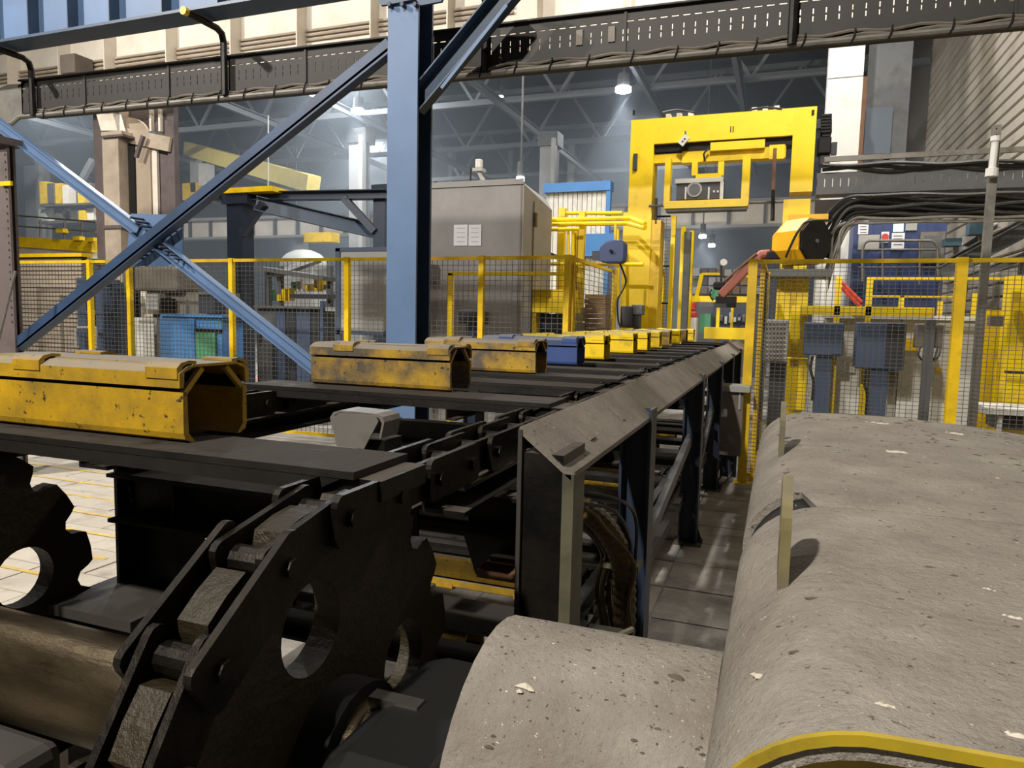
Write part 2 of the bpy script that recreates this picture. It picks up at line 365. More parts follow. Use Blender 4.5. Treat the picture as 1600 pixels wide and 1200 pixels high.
# ------------------------------------------------------------------ drive sprockets and shaft
NT = 16
YC, ZC, RP, PITCH, XR, XL_ = 1.42, 0.993, 0.602, 0.235, -1.02, -2.62
def circ(cx, cy, r, n=28, ph=0): return [(cx+r*math.cos(2*math.pi*k/n+ph), cy+r*math.sin(2*math.pi*k/n+ph)) for k in range(n)]
drv = thing('sprocket_shaft', (-1.8, YC, ZC), 'grimy drive shaft with two toothed sprocket wheels under the near end of the conveyor', 'sprocket shaft')
for X in (XR, XL_):
    w_ = MB(); hl = [circ(0.365*math.cos(a), 0.365*math.sin(a), 0.112) for a in (R(13), R(103), R(193), R(283))]
    out = []
    nt = NT
    for k in range(nt):
        a0 = math.pi/2 + 2*math.pi*k/nt; st = 2*math.pi/nt
        for fa, rr in ((-0.5, 0.64), (-0.25, 0.638), (-0.19, 0.615), (-0.13, 0.58), (0, 0.566), (0.13, 0.58), (0.19, 0.615), (0.25, 0.638)):
            out.append((rr*math.cos(a0+fa*st), rr*math.sin(a0+fa*st)))
    w_.plate(out, hl, (X, YC, ZC), (0, 1, 0), (0, 0, 1), 0.075)
    sp = w_.build('sprocket_wheel', M['sprock'], drv)
    MB().cyl((X-0.10, YC, ZC), (X+0.12, YC, ZC), 0.185, 24).build('hub', M['black'], sp, smooth=True)
MB().cyl((XL_-0.4, YC, ZC), (-0.45, YC, ZC), 0.148, 28).build('shaft', M['shaftm'], drv, smooth=True)
MB().box((XR+0.15, YC-0.02, ZC+0.13), (XR+0.28, YC+0.02, ZC+0.18)).build('shaft_key', M['pinm'], drv)

fb = thing('floor_casting', (-1.5, 0.95, 0), 'grey rounded casting at the bottom left corner below the shaft', 'casting')
c_ = aty(10, 1185, 1.0); MB().box((c_.x-0.3, 0.95, 0), (c_.x+0.05, 1.1, c_.z)).build('block', M['post'], fb, bevel=0.03)
MB().cyl((c_.x-0.1, 1.02, c_.z), (c_.x-0.1, 1.02, c_.z+0.01), 0.02, 6).build('bolt', M['steel'], fb)
# bearing block and gearbox body between sprocket and cover
bb = thing('bearing_block', (-0.66, 1.5, 0.5), 'black greasy bearing block between the right sprocket wheel and the small grey cover', 'bearing')
MB().box((-0.87, 1.14, 0.5), (-0.55, 1.72, 1.165)).build('housing', M['black'], bb, bevel=0.07)
MB().cyl((-0.84, YC, ZC-0.03), (-0.545, YC, ZC-0.03), 0.15, 24).build('bearing_cap', M['black'], bb, smooth=True)
MB().box((-0.85, 1.05, 0.45), (-0.55, 2.05, 0.56)).build('base_plate', M['steel'], bb)
for yy in (1.15, 1.95):
    MB().cyl((-0.7, yy, 0.56), (-0.7, yy, 0.63), 0.03, 6).build('bolt', M['pinm'], bb)
MB().box((-0.84, 1.0, 0.0), (-0.54, 2.1, 0.45)).build('pedestal', M['steel'], bb)

# ------------------------------------------------------------------ roller chains (each link a part)
def link_plate(mb, x, t, hh, ext):
    pts = []
    r_ = 0.026; L_ = PITCH/2+ext
    for cx, cy, a0 in ((L_-r_, -hh+r_, -90), (L_-r_, hh-r_, 0), (-L_+r_, hh-r_, 90), (-L_+r_, -hh+r_, 180)):
        for k in range(4): th = R(a0+30*k); pts.append((cx+r_*math.cos(th), cy+r_*math.sin(th)))
    mb.plate(pts, [], (x, 0, 0), (0, 1, 0), (0, 0, 1), t)
def make_links(parent):
    o = MB()
    for s in (-1, 1): link_plate(o, s*0.083, 0.018, 0.064, 0.062)
    for e in (-1, 1): o.cyl((-0.105, e*PITCH/2, 0), (0.105, e*PITCH/2, 0), 0.022, 8)
    a = o.build('outer_link', M['chainm'], parent, org=(0, 0, 0))
    o = MB()
    for s in (-1, 1): link_plate(o, s*0.060, 0.018, 0.056, 0.054)
    for e in (-1, 1): o.cyl((-0.05, e*PITCH/2, 0), (0.05, e*PITCH/2, 0), 0.033, 12)
    b_ = o.build('inner_link', M['chainm'], parent, org=(0, 0, 0))
    return a, b_
def chain(X, label):
    t = thing('roller_chain', (X, 6, 0.4), label, 'chain')
    j = []
    st = 2*math.pi/NT; N_ = 65
    for k in range(N_, 0, -1): j.append((YC + k*PITCH, ZC+RP))
    for k in range(0, 9):
        a = math.pi/2 + k*st; j.append((YC+RP*math.cos(a), ZC+RP*math.sin(a)))
    y, z = j[-1]
    for k in range(56):
        z += max(-0.02, min(0.02, 0.42-z)); y += PITCH*0.995; j.append((y, z))
    proto = make_links(t)
    used = [False, False]
    for i in range(len(j)-1):
        (y0, z0), (y1, z1) = j[i], j[i+1]; k = i % 2
        o = proto[k] if not used[k] else proto[k].copy()
        if used[k]: COL.objects.link(o); o.parent = t
        used[k] = True
        o.location = (Vector((X, (y0+y1)/2, (z0+z1)/2)) - Vector((X, 6, 0.4)))*S
        o.rotation_euler = (math.atan2(z1-z0, y1-y0), 0, 0)
    return t
chain(XR, 'heavy greasy roller chain running over the right sprocket beside the sloped grey plate')
chain(XL_, 'heavy greasy roller chain running over the far left sprocket wheel behind the boxes')

# ------------------------------------------------------------------ cross slats on the chains
SLATS = [1.66, 3.30, 4.15, 4.85, 5.62, 6.5, 7.35, 8.2, 9.1, 10.0, 11.0, 12.0, 13.2, 14.4]
ZS = 1.68
def make_slat(Y):
    t = thing('cross_slat', (-1.85, Y, ZS-0.1), 'x', 'slat', 'dark steel cross slats bolted between the two chains')
    a = MB(); a.box((-2.78, Y-0.14, ZS-0.02), (-0.99, Y+0.14, ZS)); a.build('top_plate', M['slatm'], t)
    for s in (-1, 1):
        a = MB(); yy = Y+s*0.13
        a.prof((-1.85, yy-0.008, 0), (-1.85, yy+0.008, 0), [(-0.93, ZS-0.021), (-0.88, ZS-0.06), (0.74, ZS-0.06), (0.82, ZS-0.021)]); a.build('skirt', M['slatm'], t)
    for X in (XR, XL_):
        MB().box((X-0.1, Y-0.12, ZS-0.075), (X+0.1, Y+0.12, ZS-0.021)).build('chain_lug', M['steel'], t)
    return t
ordn = ['nearest', 'second', 'third', 'fourth', 'fifth', 'sixth', 'seventh', 'eighth', 'ninth', 'tenth', 'eleventh', 'twelfth', 'thirteenth', 'fourteenth']
s0 = make_slat(SLATS[0]); index_children(s0)
s0['label'] = 'dark steel cross slat under the nearest yellow box, dusty on top'
for i, y in enumerate(SLATS[1:], 1):
    copy_tree(s0, (0, y-SLATS[0], 0), label='dark steel cross slat between the chains, %s from the near end' % ordn[i])

# ------------------------------------------------------------------ carrier boxes on the slats
BX0, BX1, BH, BD = -2.47, -1.60, 0.235, 0.27
def make_box(Y, mt, label, x0=BX0, x1=BX1, edge=None):
    t = thing('carrier_box', ((x0+x1)/2, Y+BD/2, ZS), label, 'carrier box', 'carrier boxes riding on the conveyor slats')
    z = ZS; ed = edge or mt
    for s, yw in ((-1, Y), (1, Y+BD)):
        # side plate with a curled foot, and the proud lip above the slot
        pr = [(0, z+0.03), (0.006, z+0.012), (0.03, z), (0.045, z), (0.02, z+0.03), (0.016, z+0.155), (0.0, z+0.155)]
        a = MB(); vs = []
        for X in (x0, x1): vs += [(X, yw - s*p if s > 0 else yw + p, q) for p, q in pr]
        n = len(pr); a.add(vs, [tuple(range(n-1, -1, -1)), tuple(range(n, 2*n))] + [(i, (i+1) % n, n+(i+1) % n, n+i) for i in range(n)])
        a.build('side_plate', mt, t)
        pr = [(-0.012, z+0.168), (0.004, z+0.168), (0.008, z+0.215), (0.045, z+BH-0.006), (0.045, z+BH), (0.02, z+BH-0.004), (-0.012, z+0.212)]
        a = MB(); vs = []
        for X in (x0, x1): vs += [(X, yw - s*p if s > 0 else yw + p, q) for p, q in pr]
        a.add(vs, [tuple(range(n-1, -1, -1)), tuple(range(n, 2*n))] + [(i, (i+1) % n, n+(i+1) % n, n+i) for i in range(n)])
        a.build('upper_lip', mt, t)
        a = MB(); a.box((x0+0.01, yw+(0.012 if s < 0 else -0.02), z+0.15), (x1-0.01, yw+(0.02 if s < 0 else -0.012), z+0.19)); a.build('slot_strip', M['steel'], t)
        # rounded corner tabs on the lip
        for xa in (x1-0.13, x0+0.16):
            a = MB(); yy = yw - s*0.0; vs = []
            pr2 = [(-0.016, z+0.195), (-0.016, z+0.228), (0.0, z+0.243), (0.03, z+0.249), (0.06, z+0.246), (0.06, z+0.238), (0.03, z+0.24), (0.006, z+0.232), (-0.008, z+0.195)]
            nn = len(pr2)
            for X in (xa, xa+0.125): vs += [(X, yw - s*p if s > 0 else yw + p, q) for p, q in pr2]
            a.add(vs, [tuple(range(nn-1, -1, -1)), tuple(range(nn, 2*nn))] + [(i, (i+1) % nn, nn+(i+1) % nn, nn+i) for i in range(nn)])
            a.build('corner_tab', mt, t)
        # diagonal gusset at the open ends
        for X in (x1-0.012, x0+0.012):
            a = MB(); a.bar((X, yw - s*0.012, z+0.15), (X, yw - s*0.085, z+BH-0.012), 0.016, 0.016, up=(1, 0, 0)); a.build('gusset', mt, t)
    MB().box((x0, Y+0.04, z+BH-0.006), (x1, Y+BD-0.04, z+BH+0.002)).build('top_plate', mt, t)
    return t
boxes = [(1.63, 'yellow_box', 'big scratched yellow box, nearest of the row on the conveyor'),
         (3.36, 'yellow_worn', 'grimy yellow box second in the row, in front of the blue column'),
         (4.75, 'yellow_worn', 'worn yellow box with a grey smeared face, third in the row'),
         (5.85, 'bluebox', 'navy blue box, the only blue one on the conveyor'),
         (6.85, 'yellow_far', 'yellow box just behind the navy blue one'),
         (8.35, 'yellow_far', 'bright yellow box sixth in the row, before the cage corner'),
         (9.3, 'yellow_far', 'dull yellow box seventh in the row'),
         (10.3, 'yellow_far', 'bright yellow box eighth in the row'),
         (11.3, 'yellow_worn', 'brownish box ninth in the row'),
         (12.5, 'yellow_far', 'yellow box tenth in the row, by the gantry legs'),
         (13.4, 'yellow_worn', 'small looking dark box eleventh in the row'),
         (14.6, 'yellow_far', 'farthest yellow box on the conveyor, under the gantry')]
protos = {}
for y, mk, lab in boxes:
    if mk not in protos:
        t = make_box(y, M[mk], lab); index_children(t); protos[mk] = (t, y)
        if y < 2: t.location.x -= 0.055*S
    else:
        t0, y0 = protos[mk]; copy_tree(t0, (0, y-y0, 0), label=lab)
# boxes hanging below on the returning strand, upside down
for i, y in enumerate((3.4, 4.5, 6.3, 7.9, 9.6, 11.4)):
    t0, y0 = protos['yellow_box']
    c = copy_tree(t0, (0, 0, 0), label='yellow box hanging upside down under the conveyor, %s from the near end' % ordn[i])
    c.location = Vector(((BX0+BX1)/2+0.15, y, 0.42))*S; c.rotation_euler = (math.pi, 0, 0); c['group'] = 'boxes hanging on the return strand'
for i, y in enumerate((3.4, 4.5, 5.4, 6.3, 7.1, 7.9, 8.7, 9.6, 10.5, 11.4)):
    copy_tree(s0, (0, y-SLATS[0], -1.18), label='dark slat of the return strand below, %s from the near end' % ordn[i])['group'] = 'return slats under the conveyor'

# ------------------------------------------------------------------ conveyor frame
fr = thing('slat_conveyor', (-1.8, 8, 0), 'long dark steel conveyor frame with blue posts and a sloped dusty side plate', 'conveyor')
RY0, RY1 = 2.26, 16.0
GU, GL = (-0.81, 1.71), (-0.625, 1.56)          # sloped plate: upper and lower edge (x, z)
def gut(y0, y1):
    dx, dz = GL[0]-GU[0], GL[1]-GU[1]; ln = math.hypot(dx, dz); nx, nz = -dz/ln, dx/ln; t_ = 0.012
    a = MB(); vs = []
    for y in (y0, y1): vs += [(GU[0], y, GU[1]), (GL[0], y, GL[1]), (GL[0]-0.0, y, GL[1]-0.02), (GU[0]-nx*t_, y, GU[1]-0.018)]
    a.add(vs, [(3,2,1,0),(4,5,6,7),(0,1,5,4),(1,2,6,5),(2,3,7,6),(3,0,4,7)]); return a
for y0, y1 in ((RY0, 5.1), (5.104, 8.3), (8.304, 11.6), (11.604, RY1)):
    gut(y0, y1).build('sloped_plate', M['gutter'], fr)
MB().box((GU[0]-0.02, RY0+0.3, 1.5), (GU[0]-0.006, RY1, 1.69)).build('side_sheet', M['steel'], fr)
for y in (2.75, 3.35):
    cx, cz = GU[0]*0.45+GL[0]*0.55, GU[1]*0.45+GL[1]*0.55
    MB().bar((cx-0.035, y, cz+0.033), (cx+0.035, y, cz-0.024), 0.08 if y < 3 else 0.03, 0.012).build('plate_clip', M['gutter'], fr)
# near post: wide dark channel with a pale flange
MB().box((-0.80, 2.27, 0), (-0.655, 2.55, 1.62)).build('post', M['steel'], fr)
MB().box((-0.655, 2.26, 0), (-0.615, 2.29, 1.56)).build('post_flange', M['postpale'], fr)
MB().box((-0.655, 2.29, 0.0), (-0.64, 2.5, 1.55)).build('post_flange', M['postpale'], fr)
MB().box((-0.815, 2.255, 0), (-0.80, 2.3, 1.70)).build('post_flange', M['post'], fr)
for y in (3.9, 6.71, 9.0, 11.3, 13.6):
    p = MB().ibeam((-0.70, y, 0.02), (-0.70, y, 1.6), 0.17, 0.17, 0.016, 0.012, up=(1, 0, 0)).build('post', M['blue_dark'], fr)
    MB().box((-0.83, y-0.13, 0), (-0.57, y+0.13, 0.02)).build('base_plate', M['postpale'], p)
    MB().prof((-0.615, y-0.005, 0), (-0.615, y+0.005, 0), [(0, 0.02), (0.05, 0.02), (0, 0.16)]).build('stiffener', M['blue_dark'], p)
for y in (2.4, 3.9, 6.71, 9.0, 11.3, 13.6):
    if y > 5: MB().ibeam((-2.92, y, 0.0), (-2.92, y, 1.5), 0.17, 0.17, 0.016, 0.012, up=(1, 0, 0)).build('post', M['blue_dark'], fr)
    xl = -2.85 if y > 5 else -2.45
    MB().chan((xl, y, 1.35), (-0.8, y, 1.35), 0.1, 0.16, 0.014).build('cross_beam', M['steel'], fr)
    MB().chan((xl, y+0.05, 0.74), (-0.8, y+0.05, 0.74), 0.08, 0.1, 0.014).build('cross_beam', M['slatm'], fr)
# rails that guide the chains, upper and return, and long beams
for X in (XR, XL_):
    MB().chan((X, 2.1, 1.47), (X, RY1, 1.47), 0.16, 0.10, 0.014).build('chain_rail', M['steel'], fr)
    MB().box((X-0.1, 3.0, 0.26), (X+0.1, 14, 0.30)).build('chain_rail', M['steel'], fr)
MB().chan((-2.85, 6.0, 1.2), (-2.85, RY1, 1.2), 0.1, 0.2, 0.015).build('long_beam', M['steel'], fr)
MB().chan((-0.78, 2.5, 0.78), (-0.78, RY1, 0.78), 0.05, 0.09, 0.012).build('long_beam', M['greysteel'], fr)
MB().box((-0.80, 2.3, 0.40), (-0.74, RY1, 0.48)).build('long_beam', M['steel'], fr)
MB().bar((-0.72, 3.95, 0.62), (-0.72, 6.65, 1.0), 0.05, 0.09).build('diagonal_brace', M['greysteel'], fr)
MB().bar((-0.72, 6.8, 0.3), (-0.72, 8.9, 1.0), 0.05, 0.09).build('diagonal_brace', M['greysteel'], fr)
# near end beams below the first slat, seen left of the right sprocket
MB().chan((-2.5, 2.12, 1.32), (-1.15, 2.12, 1.32), 0.12, 0.2, 0.015).build('end_beam', M['steel'], fr)
MB().box((-2.3, 2.0, 1.43), (-1.1, 2.3, 1.445)).build('end_plate', M['slatm'], fr)
MB().ibeam((-2.37, 2.2, 0.94), (-2.37, 2.2, 1.62), 0.16, 0.32, 0.016, 0.012, up=(1, 0, 0)).build('end_post', M['steel'], fr)
MB().box((-2.56, 1.9, 0.0), (-2.2, 2.34, 0.90)).build('end_pedestal', M['steel'], fr)
MB().box((-2.6, 1.86, 0.90), (-2.16, 2.36, 0.94)).build('foot_plate', M['post'], fr)
# hopper-like bracket with slotted tray beside the chain
a = MB(); a.prof((-0.95, 2.55, 0), (-0.95, 2.75, 0), [(-0.25, 1.36), (0.16, 1.36), (0.1, 1.12), (-0.05, 1.05), (-0.14, 1.05)]); a.build('side_bracket', M['steel'], fr)
MB().box((-1.0, 2.35, 1.12), (-0.82, 2.95, 1.15)).build('side_tray', M['rust'], fr)
for y in (2.45, 2.6, 2.75):
    MB().box((-0.99, y, 1.15), (-0.84, y+0.03, 1.17)).build('tray_rib', M['postpale'], fr)
# curved sheet-metal hood between the chains
hd = thing('sheet_metal_hood', (-1.6, 2.7, 1.2), 'small bent grey sheet hood standing between the chains behind the first slat', 'hood')
a = MB(); pr = []
for k in range(8):
    th = math.pi - math.pi/2*k/7; pr.append((-0.12+0.05*math.cos(th)*0.9-0.03, 1.58+0.05*math.sin(th)))
outer = [(-0.13, 1.43), (-0.17, 1.6), (-0.15, 1.635), (-0.11, 1.65), (0.1, 1.645), (0.14, 1.63), (0.15, 1.60), (0.13, 1.50), (0.12, 1.50), (0.135, 1.59), (0.12, 1.62), (0.09, 1.633), (-0.11, 1.638), (-0.14, 1.62), (-0.155, 1.59), (-0.12, 1.43)]
q = aty(560, 672, 2.6)
zz = q.z - 1.545
outer = [(x_*0.85, 1.56+(z_-1.56)*0.72) for x_, z_ in outer]
a = MB(); a.prof((q.x, 2.6, zz), (q.x, 2.74, zz), outer); a.build('bent_sheet', M['hoodm'], hd)
MB().plate([(-0.106, 1.466), (0.03, 1.466), (0.10, 1.59), (0.085, 1.614), (-0.093, 1.614), (-0.13, 1.59)], [], (q.x, 2.6, zz), (1, 0, 0), (0, 0, 1), 0.008).build('face_plate', M['hoodm'], hd)
MB().box((q.x-0.04, 2.65, 1.25), (q.x+0.1, 2.8, zz+1.5)).build('bracket', M['steel'], hd)
# corrugated hose and cables dropping from the frame beside the second post
hs = thing('corrugated_hose', (-0.6, 3.1, 0), 'bundle of olive corrugated hose and cables hanging beside the near conveyor posts', 'hose')
hp = [(-0.86, 2.8, 1.33), (-0.74, 2.9, 1.27), (-0.66, 3.0, 1.16), (-0.61, 3.1, 1.0), (-0.60, 3.15, 0.82), (-0.60, 3.15, 0.6), (-0.62, 3.12, 0.4), (-0.66, 3.05, 0.2), (-0.7, 3.0, 0.06)]
def smooth(pts, n=6):
    pts = [Vector(p) for p in pts]; out = []
    for i in range(len(pts)-1):
        p0, p1, p2, p3 = pts[max(i-1,0)], pts[i], pts[i+1], pts[min(i+2, len(pts)-1)]
        for k in range(n):
            t = k/n; out.append(0.5*((2*p1)+(p2-p0)*t+(2*p0-5*p1+4*p2-p3)*t*t+(3*p1-p0-3*p2+p3)*t**3))
    out.append(pts[-1]); return out
sp_ = smooth(hp, 9)
MB().tube(sp_, [0.055 if i % 2 else 0.047 for i in range(len(sp_))], 12).build('hose', M['yhose'], hs)
for dx, dy, r_ in ((-0.06, 0.03, 0.014), (-0.09, 0.02, 0.012), (0.05, -0.06, 0.01), (-0.12, 0.05, 0.012)):
    MB().tube([p + Vector((dx + 0.02*math.sin(i*0.3), dy, 0)) for i, p in enumerate(sp_)], r_, 6).build('cable', M['yhose'], hs)
MB().tube(smooth([(-0.8, 2.6, 1.42), (-0.6, 2.8, 1.36), (-0.54, 3.0, 1.24), (-0.55, 3.1, 1.0), (-0.57, 3.1, 0.85)]), 0.008, 6).build('cable', M['cable'], hs)
MB().tube(smooth([(-0.8, 2.6, 1.36), (-0.62, 2.85, 1.3), (-0.57, 3.05, 1.12), (-0.58, 3.1, 0.95)]), 0.008, 6).build('cable', M['cable'], hs)
MB().box((-0.7, 3.08, 0.96), (-0.53, 3.2, 0.985)).build('hose_clamp', M['postpale'], hs)
# bracket bolted to the near post
bk = thing('post_bracket', (-0.6, 2.5, 0.85), 'dusty steel bracket with a bent bar bolted to the near pale post', 'bracket')
MB().box((-0.66, 2.33, 0.72), (-0.50, 2.75, 0.84)).build('plate', M['postpale'], bk)
MB().tube([(-0.55, 2.45, 0.84), (-0.55, 2.45, 0.9), (-0.47, 2.62, 0.9), (-0.47, 2.62, 0.7)], 0.015, 6).build('bent_bar', M['postpale'], bk)
MB().cyl((-0.64, 2.5, 0.58), (-0.45, 2.5, 0.58), 0.045, 12).build('roller', M['greysteel'], bk)

# ------------------------------------------------------------------ the two dusty covers in the foreground
def profile_extrude(prof, y0, y1, ny, thick, name, mt, parent, bump_amp=0.0, skew=None):
    """open shell profile [(x,z)] swept along y with real thickness"""
    n = len(prof); nr = []
    for i in range(n):
        a = Vector(prof[max(i-1,0)]); c = Vector(prof[min(i+1,n-1)]); d = (c-a).normalized(); nr.append((d.y, -d.x))
    vs = []; 
    for k in range(ny+1):
        y = y0+(y1-y0)*k/ny
        for i, (x, z) in enumerate(prof):
            yy = y + (skew(x, z) if skew and k == 0 else 0)
            vs.append((x, yy, z))
    B0 = len(vs)
    for k in range(ny+1):
        y = y0+(y1-y0)*k/ny
        for i, (x, z) in enumerate(prof): vs.append((x+nr[i][0]*thick, y + (skew(x, z) if skew and k == 0 else 0), z+nr[i][1]*thick))
    fs = []
    for k in range(ny):
        for i in range(n-1):
            q = (k*n+i, k*n+i+1, (k+1)*n+i+1, (k+1)*n+i); fs.append(q); fs.append(tuple(B0+v for v in q[::-1]))
        for i in (0, n-1):
            q = (k*n+i, (k+1)*n+i, B0+(k+1)*n+i, B0+k*n+i); fs.append(q)
    for k in (0, ny):
        for i in range(n-1): fs.append((k*n+i, k*n+i+1, B0+k*n+i+1, B0+k*n+i))
    return MB().add(vs, fs).build(name, mt, parent, smooth=True)
CX0, CX1, CZ = -0.06, 1.42, 1.675
def cover_prof():
    p = [(CX0-0.015, 0.35), (CX0-0.01, 1.0), (CX0, 1.36)]
    r = 0.19
    for k in range(1, 11):
        th = math.pi - math.pi/2*k/10; p.append((CX0+r+r*math.cos(th), CZ-0.035*0-r*0.92+r*0.92*math.sin(th)))
    p += [(0.26, CZ+0.004), (0.5, CZ+0.004), (0.75, CZ-0.012), (1.0, CZ-0.04)]
    for k in range(1, 9):
        th = math.pi/2 - math.pi/2*k/8; p.append((1.02+0.36*math.cos(th), CZ-0.045-0.3+0.3*math.sin(th)))
    p += [(CX1, 0.8), (CX1, 0.35)]
    return p
cv = thing('motor_cover', (0.6, 2.1, 0.3), 'large rounded grey cover thick with dust, carrying two upright lifting lugs', 'cover')
profile_extrude(cover_prof(), 0.762, 1.70, 10, 0.03, 'cover_shell', M['cover'], cv)
profile_extrude([(x+0.0, z) for x, z in cover_prof()], 1.705, 3.5, 10, 0.03, 'cover_shell', M['cover'], cv, skew=lambda x, z: 0.165 if x < 0.1 and z > 1.3 else 0)
profile_extrude([(0.012+x*0.985, z-0.014) for x, z in cover_prof()], 1.6, 1.95, 3, 0.02, 'gap_shade_strip', M['black'], cv)  # black strip under the gap paints the dark of the opening
profile_extrude([(x, z+0.001) for x, z in cover_prof()], 0.754, 0.762, 1, 0.012, 'yellow_rim', M['yellow_rim'], cv)
MB().plate([(0.02+x*0.968, z-0.019) for x, z in cover_prof()], [], (0, 0.80, 0), (1, 0, 0), (0, 0, 1), 0.01).build('inner_end_plate', M['yellow_rim'], cv)
MB().box((CX0+0.02, 3.44, 0.35), (CX1-0.02, 3.46, 1.45)).build('end_plate', M['cover'], cv)
for y in (1.26, 2.5):
    out = [(-0.075, -0.05), (0.075, -0.05), (0.075, 0.09)] + [(0.075*math.cos(R(a)), 0.09+0.075*math.sin(R(a))) for a in range(15, 180, 15)] + [(-0.075, 0.09)]
    lg = MB().plate(out, [circ(0, 0.085, 0.03, 16)], (0.028, y+0.03, 1.655), (0, 1, 0), (0, 0, 1), 0.017)
    lg.build('lifting_lug', mat('lug_paint', '#6d643f', 0.7, var=0.25, scale=12, dirt='#5d5850', damt=0.5, dscale=9), cv)
cs = thing('coupling_cover', (-0.3, 1.36, 0.3), 'smaller rounded grey dusty cover at the bottom centre beside the sprocket', 'cover')
def small_prof():
    p = [(1.045, 0.35), (1.05, 1.0)]
    for k in range(0, 17):
        th = math.pi - math.pi*k/16; p.append((1.36+0.31*math.cos(th), 1.12+0.305*math.sin(th)))
    return p + [(1.67, 1.0), (1.67, 0.35)]
pr = small_prof(); sh = MB(); vs = []; n = len(pr); xs = [-0.53+0.46*k/10 for k in range(11)]
for x in xs: vs += [(x, y, z) for y, z in pr]
B0 = len(vs)
for x in xs: vs += [(x, 1.36+(y-1.36)*0.94, z-0.02) for y, z in pr]
fs = []
for k in range(10):
    for i in range(n-1):
        q_ = (k*n+i, k*n+i+1, (k+1)*n+i+1, (k+1)*n+i); fs += [q_, tuple(B0+v for v in q_[::-1])]
for k in (0, 10):
    for i in range(n-1): fs.append((k*n+i, k*n+i+1, B0+k*n+i+1, B0+k*n+i))
sh.add(vs, fs).build('cover_shell', M['cover'], cs, smooth=True)
MB().plate([(y-1.36, z) for y, z in [(1.36+(y-1.36)*0.93, z-0.021) for y, z in pr]], [], (-0.5, 1.36, 0), (0, 1, 0), (0, 0, 1), 0.01).build('end_plate', M['cover'], cs)

# ------------------------------------------------------------------ blue steel frame: column, braces, girder
def pbox(px0, py0, px1, py1, Y, d, mb=None):
    """box whose front face at depth Y covers about this part of the photograph"""
    mx, my = (px0+px1)/2, (py0+py1)/2; mb = mb or MB()
    return mb.box((aty(px0, my, Y).x, Y, aty(mx, py1, Y).z), (aty(px1, my, Y).x, Y+d, aty(mx, py0, Y).z))
def pfloor(px0, py0, px1, Y, d, mb=None):
    mx = (px0+px1)/2; mb = mb or MB()
    return mb.box((aty(px0, py0+60, Y).x, Y, 0), (aty(px1, py0+60, Y).x, Y+d, aty(mx, py0, Y).z))
bf = thing('blue_steel_frame', (-3.3, 6.05, 0), 'tall blue steel column with crossed braces and a stiffened girder overhead', 'steel frame')
cxl, cxr = aty(604, 400, 5.9).x, aty(650, 400, 5.9).x; cxm = (cxl+cxr)/2
MB().box((cxl, 5.9, 0), (cxr, 5.925, 6.2)).build('column_flange', M['blue'], bf)
MB().box((cxl, 6.175, 0), (cxr, 6.2, 6.2)).build('column_flange', M['blue_brace_shade'], bf)
MB().box((cxm-0.012, 5.925, 0), (cxm+0.012, 6.175, 6.2)).build('column_web', M['blue_brace_shade'], bf)  # rear flange and web: shaded side put into the darker blue
MB().box((cxl-0.08, 5.8, 0), (cxr+0.08, 6.3, 0.03)).build('base_plate', M['blue_dark'], bf)
GZ = 5.12; gx0 = -9.6
MB().box((gx0, 5.9, GZ), (cxl+0.02, 6.2, GZ+0.03)).build('girder_flange', M['blue_brace_shade'], bf)  # shaded underside painted in the darker blue
MB().box((gx0, 6.04, GZ+0.03), (cxl, 6.06, GZ+0.75)).build('girder_web', M['blue'], bf)
MB().box((gx0, 5.9, GZ+0.75), (cxl+0.02, 6.2, GZ+0.78)).build('girder_flange', M['blue_brace_shade'], bf)
for px in (-20, 42, 104, 169, 251, 338, 430, 525):
    x = aty(px, 40, 5.9).x; MB().box((x-0.008, 5.91, GZ+0.03), (x+0.008, 6.04, GZ+0.75)).build('stiffener', M['blue_brace_shade'], bf)  # shaded stiffener faces coloured darker than the lit web
def ybar(p, q, Y, wdt, dep, nm, mt, kind='bar'):
    a = MB(); A, B = aty(p[0], p[1], Y), aty(q[0], q[1], Y)
    getattr(a, kind)(A, B, dep, wdt, *((0.014,) if kind in ('chan', 'angle') else ())) if kind != 'bar' else a.bar(A, B, dep, wdt)
    return a.build(nm, mt, bf)
# brace rising to the column: two angles back to back with bolts at the crossing
ybar((612, 72), (0, 562), 5.97, 0.13, 0.10, 'brace', M['blue_navy'], 'chan')
ybar((612, 81), (0, 571), 5.99, 0.025, 0.14, 'brace_lit_lip', M['blue_brace_shade'])  # lip coloured lighter than the brace to look lit
ybar((-40, 165), (213, 357), 6.05, 0.13, 0.08, 'brace', M['blue'], 'chan')
ybar((244, 378), (605, 664), 6.05, 0.13, 0.08, 'brace', M['blue'], 'chan')
gp = [aty(*q, 6.12) for q in ((205, 334), (286, 336), (286, 416), (198, 416))]
MB().plate([(v.x, v.z) for v in gp[::-1]], [], (0, 6.12, 0), (1, 0, 0), (0, 0, 1), 0.02).build('gusset_plate', M['blue'], bf)
for q in ((205, 340), (213, 346), (221, 353), (229, 360), (247, 365), (256, 358), (265, 351), (274, 344), (205, 402), (212, 397), (219, 391), (250, 386), (258, 392), (266, 398), (274, 404)):
    c = aty(*q, 5.94); MB().cyl((c.x, 5.93, c.z), (c.x, 6.1, c.z), 0.014, 6).build('bolt', M['blue_dark'], bf)
ybar((648, 165), (800, -18), 6.0, 0.20, 0.12, 'knee_brace', M['blue_brace_shade'], 'chan')
ybar((690, 138), (792, 8), 5.93, 0.03, 0.02, 'knee_brace_lit_edge', M['blue'])  # lighter strip paints the lit lower edge of the channel
gp = [aty(*q, 6.0) for q in ((582, -20), (712, -20), (700, 12), (668, 18), (660, 8), (632, 14), (607, 18))]
